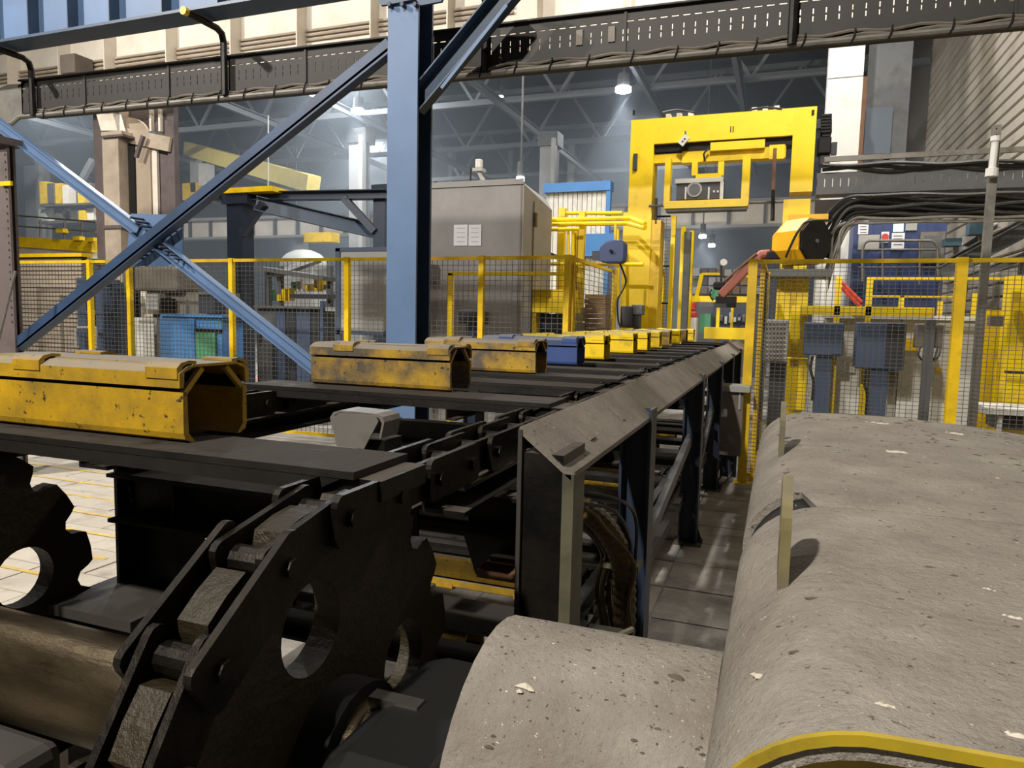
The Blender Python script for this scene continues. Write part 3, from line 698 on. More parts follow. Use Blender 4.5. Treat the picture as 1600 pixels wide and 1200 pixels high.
MB().plate([(v.x, v.z) for v in gp[::-1]], [], (0, 5.88, 0), (1, 0, 0), (0, 0, 1), 0.03).build('head_plate', M['blue_brace_shade'], bf)
for px in (610, 630, 650):
    c = aty(px, 8, 5.87); MB().cyl((c.x, 5.84, c.z), (c.x, 5.9, c.z), 0.02, 6).build('bolt', M['blue_dark'], bf)

# brown riveted column at the left edge
lc = thing('riveted_column', (-8.7, 6.0, 0), 'brown steel column with rows of rivets at the far left edge', 'column')
lx0, lx1 = aty(-30, 380, 5.9).x, aty(17, 380, 5.9).x
MB().box((lx0, 5.9, 0), (lx1, 5.93, aty(10, 225, 5.9).z)).build('flange', M['brownsteel'], lc)
MB().box((lx0+0.2, 5.93, 0), (lx0+0.23, 6.0, aty(10, 225, 5.9).z)).build('web', M['brownsteel'], lc)
MB().box((lx0, 6.0, 0), (lx1-0.05, 6.03, aty(10, 225, 5.9).z)).build('flange', M['brownsteel'], lc)
MB().box((lx0-0.1, 5.8, aty(10, 226, 5.9).z), (lx1+0.03, 6.1, aty(10, 215, 5.9).z)).build('cap_plate', M['brownsteel'], lc)
for k in range(24):
    z = 1.9 + k*0.085; MB().cyl((lx1-0.035, 5.885, z), (lx1-0.035, 5.9, z), 0.012, 6).build('rivet', M['galv'], lc)
pbox(0, 283, 16, 290, 5.86, 0.03).build('yellow_tag', M['yellow'], lc)
lb = thing('leaning_handle', aty(0, 540, 5.5), 'thin grey handle leaning against the brown column at the left edge', 'handle')
MB().tube([aty(24, 424, 5.6), aty(-6, 545, 5.5)], 0.016, 8).build('bar', M['galv'], lb)

# ------------------------------------------------------------------ perforated cable tray across the top
ct = thing('cable_tray', (-4, 6.5, 4.3), 'long dark perforated cable tray crossing overhead behind the blue column', 'cable tray')
def tz(x): return 4.37 - 0.0125*(x+5.8)
def tray_panel(x0, x1):
    a = MB(); h0 = 0.02; pitch = 0.096; y0, y1 = 6.40, 6.412
    def bx(xa, xb, za, zb):
        a.add([(xa, y0, tz(xa)+za), (xb, y0, tz(xb)+za), (xb, y1, tz(xb)+za), (xa, y1, tz(xa)+za), (xa, y0, tz(xa)+zb), (xb, y0, tz(xb)+zb), (xb, y1, tz(xb)+zb), (xa, y1, tz(xa)+zb)],
              [(3,2,1,0),(4,5,6,7),(0,1,5,4),(1,2,6,5),(2,3,7,6),(3,0,4,7)])
    for za, zb in ((0.08, 0.20), (0.245, 0.26), (0.305, 0.36), (0.372, 0.45)): bx(x0, x1, za, zb)
    n = int((x1-x0)/pitch); off = (x1-x0-n*pitch)/2
    for za, zb in ((0.20, 0.245), (0.26, 0.305)):
        bx(x0, x0+off+0.005, za, zb)
        for k in range(n): bx(x0+off+k*pitch+0.014, min(x1, x0+off+(k+1)*pitch+0.005), za, zb)
    bx(x0, x0+off, 0.36, 0.372)
    for k in range(n): bx(x0+off+k*pitch+0.06, x0+off+(k+1)*pitch, 0.36, 0.372)
    bx(x1-off, x1, 0.36, 0.372)
    return a
xs = [-9.0, -7.9, -6.6, -4.75, -3.0, -1.4, -0.03, 1.5, 3.0]
for i in range(len(xs)-1):
    tray_panel(xs[i]+0.004, xs[i+1]-0.004).build('perforated_panel', M['tray'], ct)
    x0, x1 = xs[i], xs[i+1]
    MB().add([(x0, 6.36, tz(x0)+0.45), (x1, 6.36, tz(x1)+0.45), (x1, 6.42, tz(x1)+0.45), (x0, 6.42, tz(x0)+0.45), (x0, 6.36, tz(x0)+0.465), (x1, 6.36, tz(x1)+0.465), (x1, 6.42, tz(x1)+0.465), (x0, 6.42, tz(x0)+0.465)],
             [(3,2,1,0),(4,5,6,7),(0,1,5,4),(1,2,6,5),(2,3,7,6),(3,0,4,7)]).build('top_lip', M['tray'], ct)
    MB().bar((x0, 6.53, tz(x0)+0.075), (x1, 6.53, tz(x1)+0.075), 0.26, 0.012).build('tray_floor', M['tray'], ct)
    MB().box((x1-0.012, 6.385, tz(x1)+0.05), (x1+0.012, 6.4, tz(x1)+0.46)).build('splice_plate', M['tray'], ct)
MB().tube([(-9.25, 6.2, 4.1), (-9.2, 6.33, 4.3), (-9.0, 6.37, tz(-9)+0.02), (-8.8, 6.37, tz(-8.8)+0.02), (3, 6.37, tz(3)+0.02)], 0.026, 8).build('conduit', M['galv'], ct)
for k, zz_ in ((0, 0.05), (1, 0.085)):
    pts = []
    for i in range(120):
        x = -8.8 + i*0.1; pts.append((x, 6.375+0.01*k, tz(x)+zz_+0.012*math.sin(i*1.3+k)))
    MB().tube(pts, 0.012, 5).build('cable', M['greycab'], ct)
for i in range(34):
    x = -8.6 + i*0.345 + random.uniform(-0.06, 0.06)
    MB().tube([(x, 6.36, tz(x)-0.01), (x+0.02, 6.335, tz(x)+0.03), (x+0.03, 6.36, tz(x)+0.10)], 0.008, 5).build('cable_tie', M['black'], ct)
for i in range(8):
    x = aty((905, 955)[i % 2] if i < 2 else -50, 70, 6.39).x
    if i < 2: MB().box((x-0.03, 6.385, tz(x)+0.2), (x+0.03, 6.398, tz(x)+0.33)).build('tray_label', M['greycab'], ct)
for px, pyb in ((52, 181), (351, 149), (757, 112), (1237, 70)):
    x = aty(px, pyb, 6.34).x; zb = aty(px, pyb, 6.34).z; zt = GZ-0.05
    MB().tube([(x, 6.34, zb), (x, 6.34, zt-0.12), (x, 6.31, zt-0.03), (x, 6.24, zt), (x, 5.82, zt)], 0.036, 8).build('hanger', M['steel'], ct)
    MB().cyl((x, 5.78, zt), (x, 5.83, zt), 0.042, 8).build('hanger_cap', M['yellow'], ct)
# elbow sheet at the left end of the tray
a = MB(); a.add([aty(-30, 150, 6.4), aty(12, 132, 6.4), aty(36, 131, 6.4), aty(36, 182, 6.4), aty(20, 190, 6.4), aty(-30, 235, 6.4)]+[aty(-30, 150, 6.43), aty(12, 132, 6.43), aty(36, 131, 6.43), aty(36, 182, 6.43), aty(20, 190, 6.43), aty(-30, 235, 6.43)],
    [(0,1,2,3,4,5),(11,10,9,8,7,6)]+[(i,(i+1)%6,6+(i+1)%6,6+i) for i in range(6)]); a.build('elbow', M['galv'], ct)

# ------------------------------------------------------------------ cream crane runway beam
cb_ = thing('crane_runway_beam', (-7, 11, 6.6), 'big cream painted crane runway beam with web stiffeners above the cable tray', 'crane beam')
BZ = 6.15
MB().box((-19, 11.0, BZ), (3.2, 11.04, BZ+2.6)).build('web', M['cream'], cb_)
MB().box((-19, 10.66, BZ-0.05), (3.2, 11.06, BZ)).build('bottom_flange', M['cream'], cb_)
MB().box((-19, 10.62, BZ+2.6), (3.2, 11.4, BZ+2.65)).build('top_flange', M['cream'], cb_)
for px in (-70, 8, 88, 160, 257, 358, 462, 577, 697, 836, 982, 1150, 1330):
    x = aty(px, 70, 10.7).x
    a = MB(); vs = [(x-0.012, 11.0, BZ+0.05), (x-0.012, 10.72, BZ+0.35), (x-0.012, 10.72, BZ+2.6), (x-0.012, 11.0, BZ+2.6)]
    a.add(vs + [(p[0]+0.024, p[1], p[2]) for p in vs], [(3,2,1,0),(4,5,6,7),(0,1,5,4),(1,2,6,5),(2,3,7,6),(3,0,4,7)]); a.build('stiffener', M['cream'], cb_)
for dz in (0.74, 0.82, 0.90):
    MB().cyl((-19, 10.96, BZ+dz), (-4.2, 10.96, BZ+dz), 0.022, 6).build('conduit', M['beige'], cb_)
for px in (118,):
    x = aty(px, 85, 10.6).x
    MB().box((x-0.3, 10.5, BZ+0.55), (x+0.1, 10.9, BZ+0.9)).build('limit_switch', M['greycab'], cb_)
    MB().cyl((x+0.45, 10.6, BZ+0.02), (x+0.95, 10.6, BZ+0.02), 0.12, 10).build('buffer', M['greycab'], cb_)
    MB().tube(smooth([(x-0.6, 10.6, BZ), (x-0.6, 10.55, BZ+0.4), (x-0.3, 10.55, BZ+0.45), (x-0.2, 10.6, BZ)]), 0.025, 6).build('cable', M['cable'], cb_)

# built-up beige column under the beam
bc = thing('built_up_column', (-12.2, 11.2, 0), 'broad beige built-up steel column under the runway beam behind the fence', 'column')
def cbx(px0, py0, px1, py1, Y, d, nm, mt): return pbox(px0, py0, px1, py1, Y, d).build(nm, mt, bc)
def cfl(px0, py0, px1, Y, d, nm, mt): return pfloor(px0, py0, px1, Y, d).build(nm, mt, bc)
cfl(147, 176, 162, 11.1, 0.1, 'side_flange', M['brownsteel'])
cfl(161, 212, 186, 10.9, 0.22, 'front_leg', M['beige'])
h0, h1 = [aty(q[0], q[1], 10.9) for q in ((153, 176), (179, 176))]; h2, h3 = [aty(q[0], q[1], 10.9) for q in ((187, 205), (161, 205))]
MB().plate([(v.x, v.z) for v in (h3, h2, h1, h0)], [], (0, 10.95, 0), (1, 0, 0), (0, 0, 1), 0.2).build('haunch', M['cream'], bc)
cbx(158, 205, 190, 213, 10.86, 0.4, 'collar', M['beige'])
cbx(158, 210.5, 192, 214, 10.84, 0.45, 'collar_rib', M['brownsteel'])
cbx(160, 352, 190, 357, 10.86, 0.4, 'collar_rib', M['brownsteel'])
cfl(188, 170, 200, 11.3, 0.1, 'inner_leg', M['beige'])
cfl(203, 222, 211, 11.15, 0.04, 'cable_duct', M['black'])
cfl(211, 232, 246, 11.22, 0.06, 'web_plate', M['cream'])
ap = [(0.0, 0.0), (0.62, 0.0), (0.62, 1.6)] + [(0.62*math.cos(R(a)), 1.6+0.45*math.sin(R(a))) for a in range(10, 91, 10)]
q0 = aty(211, 345, 11.33)
MB().plate(ap, [], (q0.x, 11.2, q0.z), (1, 0, 0), (0, 0, 1), 0.04).build('arched_plate', mat('beige_inner', '#9a8b79', 0.75, var=0.08), bc)
cfl(244, 165, 262, 11.3, 0.06, 'side_plate', M['brownsteel'])
cfl(262, 165, 272, 11.2, 0.12, 'side_flange', M['brownsteel'])
cbx(186, 165, 272, 205, 11.36, 0.06, 'cap_box', M['brownsteel'])
a = MB(); A, B = aty(190, 210, 11.15), aty(266, 226, 11.15); a.bar(A, B, 0.06, 0.28); a.build('batten', M['beige'], bc)
for px in (247, 233):
    cbx(px, 170, px+3, 205, 11.2, 0.08, 'rib', M['cream'])
MB().bar(aty(224, 212, 11.0), aty(213, 246, 11.0), 0.06, 0.07).build('knee', M['brownsteel'], bc)

# ------------------------------------------------------------------ safety fences
def wire_mesh(p0, p1, z0, z1, cx, cz, t=0.006):
    a = MB(); p0, p1 = Vector(p0), Vector(p1); L = (p1-p0).length; d = (p1-p0)/L; nr = Vector((-d.y, d.x, 0))
    def strip(A, B, wd):
        # square wire
        D, r, u, LL = a.frame(A, B, (0, 0, 1) if abs((B-A).z) < 0.5*(B-A).length else (0, 1, 0))
        vs = []
        for p in (A, B):
            for s, q in ((-1,-1),(1,-1),(1,1),(-1,1)): vs.append(p + r*(s*wd/2) + u*(q*wd/2))
        a.add(vs, [(0,1,5,4),(1,2,6,5),(2,3,7,6),(3,0,4,7)])
    n = max(2, round(L/cx))
    for k in range(1, n):
        p = p0 + d*(L*k/n); strip(Vector((p.x, p.y, z0)), Vector((p.x, p.y, z1)), t)
    m_ = max(2, round((z1-z0)/cz))
    for k in range(1, m_):
        z = z0+(z1-z0)*k/m_; strip(Vector((p0.x, p0.y, z))+nr*t, Vector((p1.x, p1.y, z))+nr*t, t)
    return a
def fence(name, label, posts, zt, cx, cz, pw=0.08, zb=0.12, wt=0.006, skip=(), mid=None):
    t = thing(name, (posts[0][0], posts[0][1], 0), label, 'fence')
    for i, (x, y) in enumerate(posts):
        p = MB().box((x-pw/2, y-pw/2, 0), (x+pw/2, y+pw/2, zt+0.01)).build('post', M['yellow'], t)
        MB().box((x-pw, y-pw, 0), (x+pw, y+pw, 0.015)).build('base_plate', M['yellow'], p)
    for i in range(len(posts)-1):
        if i in skip: continue
        (xa, ya), (xb, yb) = posts[i], posts[i+1]; A, B = Vector((xa, ya, 0)), Vector((xb, yb, 0)); d = (B-A).normalized()
        A2, B2 = A+d*(pw/2), B-d*(pw/2)
        for z in (zt-0.025, zb):
            MB().bar(A2+Vector((0, 0, z)), B2+Vector((0, 0, z)), 0.035, 0.05).build('rail', M['yellow'], t)
        o = wire_mesh(A2, B2, zb+0.025, zt-0.05, cx, cz, wt).build('wire_mesh', M['wire'], t); o['kind'] = 'stuff'
    return t
FZ = 2.95
fx = lambda px: aty(px, 420, 9.6).x
fence('safety_fence', 'yellow framed wire mesh fence along the left behind the blue braces', [(fx(20), 9.6), (fx(140), 9.6), (fx(202), 9.6), (fx(362), 9.6), (fx(543), 9.6), (fx(753), 9.6), (fx(887), 9.6)], FZ, 0.085, 0.075)
fence('safety_fence', 'yellow mesh fence return running back beside the conveyor to the hose reel', [(fx(887)+0.02, 9.75), (fx(887)+0.0, 12.6)], FZ, 0.085, 0.075)
rp = (-0.35, 9.56)
fence('safety_fence', 'yellow framed wire mesh fence on the right behind the big dusty cover', [rp, (1.93, 9.56), (4.0, 9.56)], 2.87, 0.068, 0.05, pw=0.11)
fence('safety_fence', 'yellow mesh fence side panel going back from the post with the grey box', [(rp[0]+0.12, 9.7), (rp[0]+0.14, 12.0)], 2.87, 0.068, 0.05, pw=0.06)
# grey box with a little roof on the right fence post
jb = thing('junction_cabinet', (-0.5, 9.3, 0), 'grey steel cabinet with a small overhanging roof on the right fence post', 'cabinet')
pbox(1112, 612, 1160, 712, 9.3, 0.2).build('body', M['greycab'], jb, bevel=0.01)
pbox(1106, 603, 1172, 612, 9.22, 0.4).build('roof', M['lightgrey'], jb)
pbox(1154, 612, 1157, 640, 9.28, 0.03).build('bracket', M['lightgrey'], jb)
for px in (1122, 1132, 1145):
    A = aty(px, 712, 9.4); MB().tube(smooth([A, A+Vector((0.02, 0, -0.15)), A+Vector((-0.05, -0.05, -0.3)), Vector((A.x-0.12, 9.2, 0.02))]), 0.014, 6).build('cable', M['cable'], jb)
pbox(1125, 712, 1150, 745, 9.42, 0.1).build('stand', M['blue_dark'], jb)

# ------------------------------------------------------------------ yellow portal gantry over the conveyor
GY = 15.5
gt = thing('yellow_gantry', (-1.4, GY, 0), 'tall bright yellow portal gantry standing across the conveyor', 'gantry')
Yc = M['yellow_clean']
def gx(px, py): return aty(px, py, GY)
lx = (gx(986, 200).x, gx(1021, 240).x); rx = (gx(1237, 240).x, gx(1275, 200).x); zt_ = gx(1130, 177).z; zl = gx(1130, 218).z
MB().box((lx[0], GY, gx(990, 335).z), (lx[1], GY+0.55, zt_)).build('left_leg', Yc, gt)
MB().box((lx[0]-0.08, GY-0.06, 0), (lx[1]+0.02, GY+0.6, gx(990, 332).z)).build('left_leg_base', Yc, gt)
MB().box((lx[1]+0.02, GY-0.02, 0), (lx[1]+0.22, GY+0.5, gx(990, 345).z)).build('left_leg_side', M['yellow'], gt)
MB().box((rx[0], GY, gx(1240, 300).z), (rx[1], GY+0.55, zt_)).build('right_leg', Yc, gt)
MB().box((rx[0]-0.10, GY-0.06, 0), (rx[1]-0.02, GY+0.6, gx(1240, 312).z)).build('right_leg_base', Yc, gt)
MB().box((lx[1], GY+0.002, zl), (rx[0], GY+0.55, zt_)).build('top_beam', Yc, gt)
MB().box((lx[1], GY+0.1, zl-0.16), (rx[0], GY+0.5, zl)).build('track_recess', M['steel'], gt)
for px in (1043, 1060, 1078, 1178, 1195, 1213):
    c = gx(px, 178); MB().box((c.x-0.05, GY+0.1, zt_), (c.x+0.05, GY+0.3, zt_+0.1)).build('terminal_box', M['white'], gt)
MB().tube(smooth([gx(1035, 176), gx(1058, 172), gx(1085, 176)]), 0.02, 6).build('cable', M['cable'], gt)
MB().tube(smooth([gx(1172, 172), gx(1195, 168), gx(1222, 170)]), 0.02, 6).build('cable', M['cable'], gt)
pbox(989, 240, 995, 265, GY-0.08, 0.08).build('chain_plate', M['blackcab'], gt)
for px in (990, 1270):
    c = gx(px, 180); MB().tube([c, c+Vector((0.0, 0, 0.1))], 0.025, 6).build('lifting_eye', M['steel'], gt)
for px in (1141, 1145):
    pbox(px, 197, px+1.5, 206, GY-0.01, 0.01).build('stencil_mark', M['blackcab'], gt)
for px in (1237, 1250):
    pbox(px-2, 305.5, px+2, 308, GY-0.012, 0.012).build('bolt', M['rust'], gt)
# suspended carriage inside the gantry
sc_ = thing('gantry_carriage', (-1.4, GY+0.3, 4.0), 'yellow suspended carriage frame with a white motor unit inside the gantry', 'carriage')
def cg(px0, py0, px1, py1, Y, d, nm, mt=Yc): return pbox(px0, py0, px1, py1, Y, d).build(nm, mt, sc_)
cg(1066, 226, 1228, 250, GY+0.12, 0.3, 'cross_beam'); cg(1020, 240, 1072, 254, GY+0.15, 0.3, 'cross_beam')
cg(1110, 220, 1195, 233, GY+0.02, 0.1, 'guide_plate'); cg(1202, 226, 1226, 248, GY+0.0, 0.12, 'end_block')
cg(1038, 246, 1047, 322, GY-0.05, 0.25, 'hanger'); cg(1159, 244, 1171, 320, GY-0.05, 0.25, 'hanger')
cg(1038, 312, 1168, 324, GY-0.06, 0.4, 'lower_beam'); cg(1040, 324, 1166, 329, GY-0.02, 0.3, 'under_plate', M['greysteel'])
cg(1081, 252, 1090, 274, GY+0.1, 0.12, 'link'); cg(1122, 252, 1131, 274, GY+0.1, 0.12, 'link'); cg(1087, 271, 1127, 278, GY+0.05, 0.12, 'yoke')
mo = cg(1057, 280, 1130, 311, GY+0.05, 0.35, 'motor_unit', M['blackcab'])
cg(1055, 278, 1130, 285, GY+0.03, 0.3, 'motor_hood', M['white']); cg(1125, 283, 1130, 312, GY+0.03, 0.1, 'motor_edge', M['white'])
c = aty(1085, 296, GY); MB().cyl((c.x, GY-0.0, c.z), (c.x, GY+0.06, c.z), 0.155, 20).build('fan_ring', M['lightgrey'], sc_)
MB().cyl((c.x, GY-0.01, c.z), (c.x, GY+0.0, c.z), 0.115, 16).build('fan', M['greysteel'], sc_)
for px in (1070, 1106):
    cg(px, 292, px+2.5, 311, GY+0.0, 0.05, 'rod', M['white'])
for px, py in ((1114, 299), (1120, 299)):
    cg(px, py-1.5, px+3, py+1.5, GY+0.02, 0.04, 'knob', M['white'])
MB().tube([aty(1070, 222, GY-0.1), aty(1071, 205, GY-0.1)], 0.02, 6).build('antenna_stem', M['galv'], sc_)
a = MB(); A, B = aty(1063, 226, GY-0.1), aty(1074, 213, GY-0.1); a.bar(A, B, 0.06, 0.13); a.build('limit_box', M['white'], sc_)
for k in (0.35, 0.65):
    c = A.lerp(B, k); MB().cyl((c.x, GY-0.14, c.z), (c.x, GY-0.12, c.z), 0.018, 8).build('limit_screw', M['black'], sc_)
MB().tube([aty(1211, 232, GY-0.08), aty(1208, 297, GY-0.08)], 0.035, 8).build('cylinder_rod', M['rust'], sc_)
MB().tube([aty(1208, 297, GY-0.08), aty(1207, 345, GY-0.08)], 0.04, 8).build('cylinder_end', M['steel'], sc_)
MB().tube(smooth([aty(1108, 232, GY), aty(1100, 240, GY-0.03), aty(1102, 252, GY)]), 0.02, 6).build('cable', M['cable'], sc_)
MB().tube([aty(1014, 322, GY), aty(1040, 321, GY)], 0.03, 6).build('side_rod', M['galv'], sc_)
MB().tube([aty(1170, 317, GY), aty(1225, 315, GY)], 0.03, 6).build('side_rod', M['galv'], sc_)
MB().tube([aty(1025, 310, GY), aty(1025, 350, GY)], 0.03, 6).build('side_hook', M['steel'], sc_)
# black gear motor on the outside of the right leg
gm = thing('gear_motor', aty(1288, 255, GY), 'black ribbed gear motor hung on the right outside of the gantry top', 'motor')
for i in range(6): pbox(1283, 178+i*5, 1300, 181.5+i*5, GY+0.0, 0.4).build('cooling_fin', M['black'], gm)
pbox(1286, 178, 1298, 212, GY+0.05, 0.3).build('motor_body', M['blackcab'], gm)
pbox(1273, 186, 1287, 200, GY+0.1, 0.2).build('flange', M['blackcab'], gm)
pbox(1278, 213, 1299, 240, GY+0.05, 0.35).build('gear_housing', M['black'], gm, bevel=0.03)
pbox(1280, 240, 1297, 258, GY+0.1, 0.3).build('lower_motor', M['blackcab'], gm, bevel=0.03)
pbox(1299, 222, 1308, 240, GY+0.1, 0.2).build('terminal_box', M['blackcab'], gm)

# ------------------------------------------------------------------ yellow walkway railings and cages left of the gantry
def rail_tube(t, pts, Y, r=0.045, mt=None, nm='rail'):
    return MB().tube([aty(p[0], p[1], p[2] if len(p) > 2 else Y) for p in pts], r, 8).build(nm, mt or M['yellow_clean'], t)
ry = thing('platform_railing', (-4.2, 14.5, 0), 'yellow tubular platform railing in front of the gantry left leg', 'railing')
rail_tube(ry, [(786, 420), (786, 350), (789, 346), (796, 345), (985, 341, 14.5), (1008, 350, 13.6)], 14.5)
rail_tube(ry, [(803, 420), (803, 356), (806, 352), (812, 351), (980, 349), (1008, 356, 13.6)], 14.45)
rail_tube(ry, [(768, 360), (905, 358)], 14.2, 0.04)
for px in (775, 797, 815, 888, 895, 965):
    rail_tube(ry, [(px, 358), (px+1, 470)], 14.4, 0.032, nm='baluster')
rail_tube(ry, [(815, 412), (1005, 413)], 14.3, 0.04)
for px, pt in ((780, 356), (892, 357), (903, 330)):
    pfloor(px, pt, px+9, 14.6, 0.12).build('upright', M['yellow_clean'], ry)
pfloor(871, 325, 881, 14.9, 0.15).build('upright', M['yellow_clean'], ry)
MB().bar(aty(825, 383, 13.9), aty(870, 400, 13.9), 0.08, 0.05).build('stair_plate', M['greysteel'], ry)
rail_tube(ry, [(770, 368), (770, 400)], 14.0, 0.03)
rail_tube(ry, [(880, 333), (972, 333)], 15.0, 0.04)
pbox(763, 371, 782, 394, 13.8, 0.15).build('brown_box', M['rust'], ry)
# heavy yellow beam and table seen through the mesh
yb = thing('yellow_machine_bed', (-4.4, 12.6, 0), 'low yellow machine bed behind the left fence next to the conveyor', 'machine')
pbox(792, 452, 890, 466, 12.6, 0.6).build('bed_top', M['yellow_clean'], yb)
pbox(786, 466, 892, 488, 12.55, 0.7).build('bed_beam', M['yellow_clean'], yb)
pfloor(782, 425, 793, 12.5, 0.2).build('bed_post', M['yellow_clean'], yb); pfloor(830, 486, 836, 12.6, 0.2).build('bed_post', M['yellow_clean'], yb); pfloor(884, 486, 893, 12.6, 0.2).build('bed_post', M['yellow_clean'], yb)
pfloor(810, 488, 828, 12.9, 0.3).build('blue_leg', M['slate'], yb); pbox(838, 490, 884, 528, 13.0, 0.3).build('blue_panel', M['slate'], yb)
st = thing('brown_pallet_stack', aty(930, 520, 12.2), 'brown stack of packed goods behind the fence return', 'stack')
for i in range(9):
    pbox(914-(i % 2), 460+i*7.6, 946, 466.8+i*7.6, 13.2, 0.6).build('layer', M['brick'], st)
for i in range(2): pbox(893, 480+i*24, 912, 502+i*24, 13.6, 0.4).build('layer', M['white'], st)
yf = thing('yellow_goal_frame', (-4.8, 10.6, 0), 'yellow angle frame like a small goal close behind the left fence', 'frame')
pfloor(699, 427, 706, 10.6, 0.08).build('upright', M['yellow_clean'], yf)
pbox(699, 425, 888, 430, 10.6, 0.06).build('top_bar', M['yellow_clean'], yf)
cs2 = thing('dark_switch_box', (-4.6, 10.3, 0), 'dark grey switch box on a slate pedestal behind the left fence', 'control box')
pbox(716, 484, 757, 506, 10.3, 0.25).build('box', M['blackcab'], cs2, bevel=0.02); pfloor(728, 506, 740, 10.35, 0.15).build('pedestal', M['slate'], cs2)
# blue hose reel on the fence return
hr = thing('hose_reel', aty(955, 410, 12.4), 'round cornered dark blue hose reel hanging above the fence return', 'hose reel')
c = aty(956, 393, 12.3)
ol = [(0.23*x, 0.2*y) for x, y in ((-1,-0.5),(-0.8,-0.9),(-0.4,-1),(0.7,-1),(0.95,-0.85),(1,-0.5),(1,0.6),(0.9,0.9),(0.6,1),(0,1),(-0.5,0.85),(-0.85,0.5),(-1,0.1))]
MB().plate(ol, [], (c.x, 12.4, c.z), (1, 0, 0), (0, 0, 1), 0.26).build('casing', M['navy'], hr, bevel=0.03)
MB().cyl((c.x, 12.2, c.z), (c.x, 12.27, c.z), 0.03, 8).build('axle_cap', M['black'], hr)
pbox(925, 392, 938, 406, 12.3, 0.12).build('hose_outlet', M['blackcab'], hr)
MB().tube(smooth([aty(968, 410, 12.4), aty(974, 425, 12.5), aty(978, 440, 12.6), aty(972, 455, 12.6), aty(965, 470, 12.6), aty(966, 500, 12.6), aty(970, 512, 12.6)]), 0.018, 6).build('hose', M['cable'], hr)
MB().box((c.x-0.02, 12.5, c.z+0.15), (c.x+0.02, 12.56, c.z+0.5)).build('hanger', M['yellow'], hr)
gc = thing('control_station', aty(986, 520, 13.0), 'dark grey two part control station at the foot of the gantry left leg', 'control box')
pbox(969, 478, 988, 512, 12.9, 0.25).build('switch_box', M['blackcab'], gc, bevel=0.02); pbox(986, 476, 1004, 492, 12.95, 0.25).build('switch_box', M['greysteel'], gc, bevel=0.02); pfloor(988, 490, 998, 13.0, 0.15).build('pedestal', M['blackcab'], gc)
# tall mesh cage right of the left leg
cg2 = thing('mesh_cage', (-2.9, 17.2, 0), 'tall yellow posts with wire mesh behind the gantry left leg', 'cage')
for px, pt in ((1047, 336), (1062, 354), (1075, 360)):
    pfloor(px, pt, px+7, 17.2+(px-1047)*0.05, 0.14).build('post', M['yellow_clean'], cg2)
pbox(1066, 362, 1076, 520, 17.9, 0.2).build('dark_panel', M['greysteel'], cg2)
for z0_, z1_, py0, py1 in ((0, 0, 338, 414), (0, 0, 416, 470), (0, 0, 474, 520)):
    A, B = aty(1010, py1, 17.3), aty(1048, py0, 17.3)
    o = wire_mesh((A.x, 17.3, 0), (B.x, 17.3, 0), A.z, B.z, 0.09, 0.08, 0.008).build('wire_mesh', M['wire'], cg2); o['kind'] = 'stuff'
    MB().bar((A.x, 17.28, B.z), (B.x, 17.28, B.z), 0.04, 0.04).build('mesh_rail', M['steel'], cg2)
pbox(1022, 375, 1038, 420, 18.2, 0.4).build('white_drum', M['white'], cg2); pbox(1015, 425, 1036, 520, 18.6, 0.3).build('yellow_panel', M['yellow_clean'], cg2)

# ------------------------------------------------------------------ grey enclosure with two notices
en = thing('grey_enclosure', (-5.2, 12.4, 0), 'large stained grey sheet enclosure with two white notices on its front', 'enclosure')
ex0, ex1, ez = aty(674, 330, 12).x, aty(818, 330, 12).x, aty(750, 284, 12).z
a = MB(); y0, y1 = 12.0, 13.6
a.add([(ex0, y0, 0), (ex1, y0, 0), (ex1, y0, ez-0.08), (ex1-0.08, y0, ez), (ex0, y0, ez), (ex0, y1, 0), (ex1+0.02, y1, 0), (ex1+0.02, y1, ez-0.3), (ex1-0.1, y1, ez-0.1), (ex0, y1, ez-0.1)],
      [(0,1,2,3,4),(9,8,7,6,5),(0,5,6,1),(1,6,7,2),(2,7,8,3),(3,8,9,4),(4,9,5,0)]); a.build('sheet_body', M['encl'], en)
for px in (680, 709, 744, 778, 805):
    pbox(px-2, 284, px+2, 288, 11.98, 0.02).build('rivet', M['black'], en)
for z in (ez-0.06,): MB().box((ex0, 11.97, z-0.02), (ex1, 12.0, z+0.08)).build('top_edge', M['encl'], en)
pbox(709, 351, 730.5, 384, 11.985, 0.012).build('notice', M['paper'], en); pbox(732, 351, 752, 384, 11.985, 0.012).build('notice', M['paper'], en)
for pxa in (712, 734):
    for k in range(4): pbox(pxa+2, 356+k*7, pxa+14, 356.8+k*7, 11.982, 0.003).build('printed_line', M['lightgrey'], en)
MB().box((ex1+0.021, 12.5, ez-0.75), (ex1+0.06, 12.6, ez-0.5)).build('door_latch', M['steel'], en)
MB().box((ex1+0.021, 12.48, 0.5), (ex1+0.03, 12.51, ez-0.3)).build('door_seam', M['steel'], en)
MB().box((ex1-0.06, 11.99, 0), (ex1-0.03, 12.0, ez)).build('corner_seam', M['greycab'], en)
be = thing('beacon_lamp', aty(746, 283, 12.5), 'small white beacon lamp on an angled bracket above the grey enclosure', 'beacon')
pbox(742, 248, 751, 262, 12.7, 0.12).build('lens', M['white'], be, bevel=0.02); pbox(738, 262, 753, 267, 12.65, 0.2).build('base', M['lightgrey'], be)
MB().bar(aty(747, 266, 12.75), aty(759, 290, 12.75), 0.08, 0.06).build('bracket', M['lightgrey'], be); MB().tube([aty(735, 262, 12.7), aty(735, 283, 12.7)], 0.02, 6).build('stem', M['steel'], be)
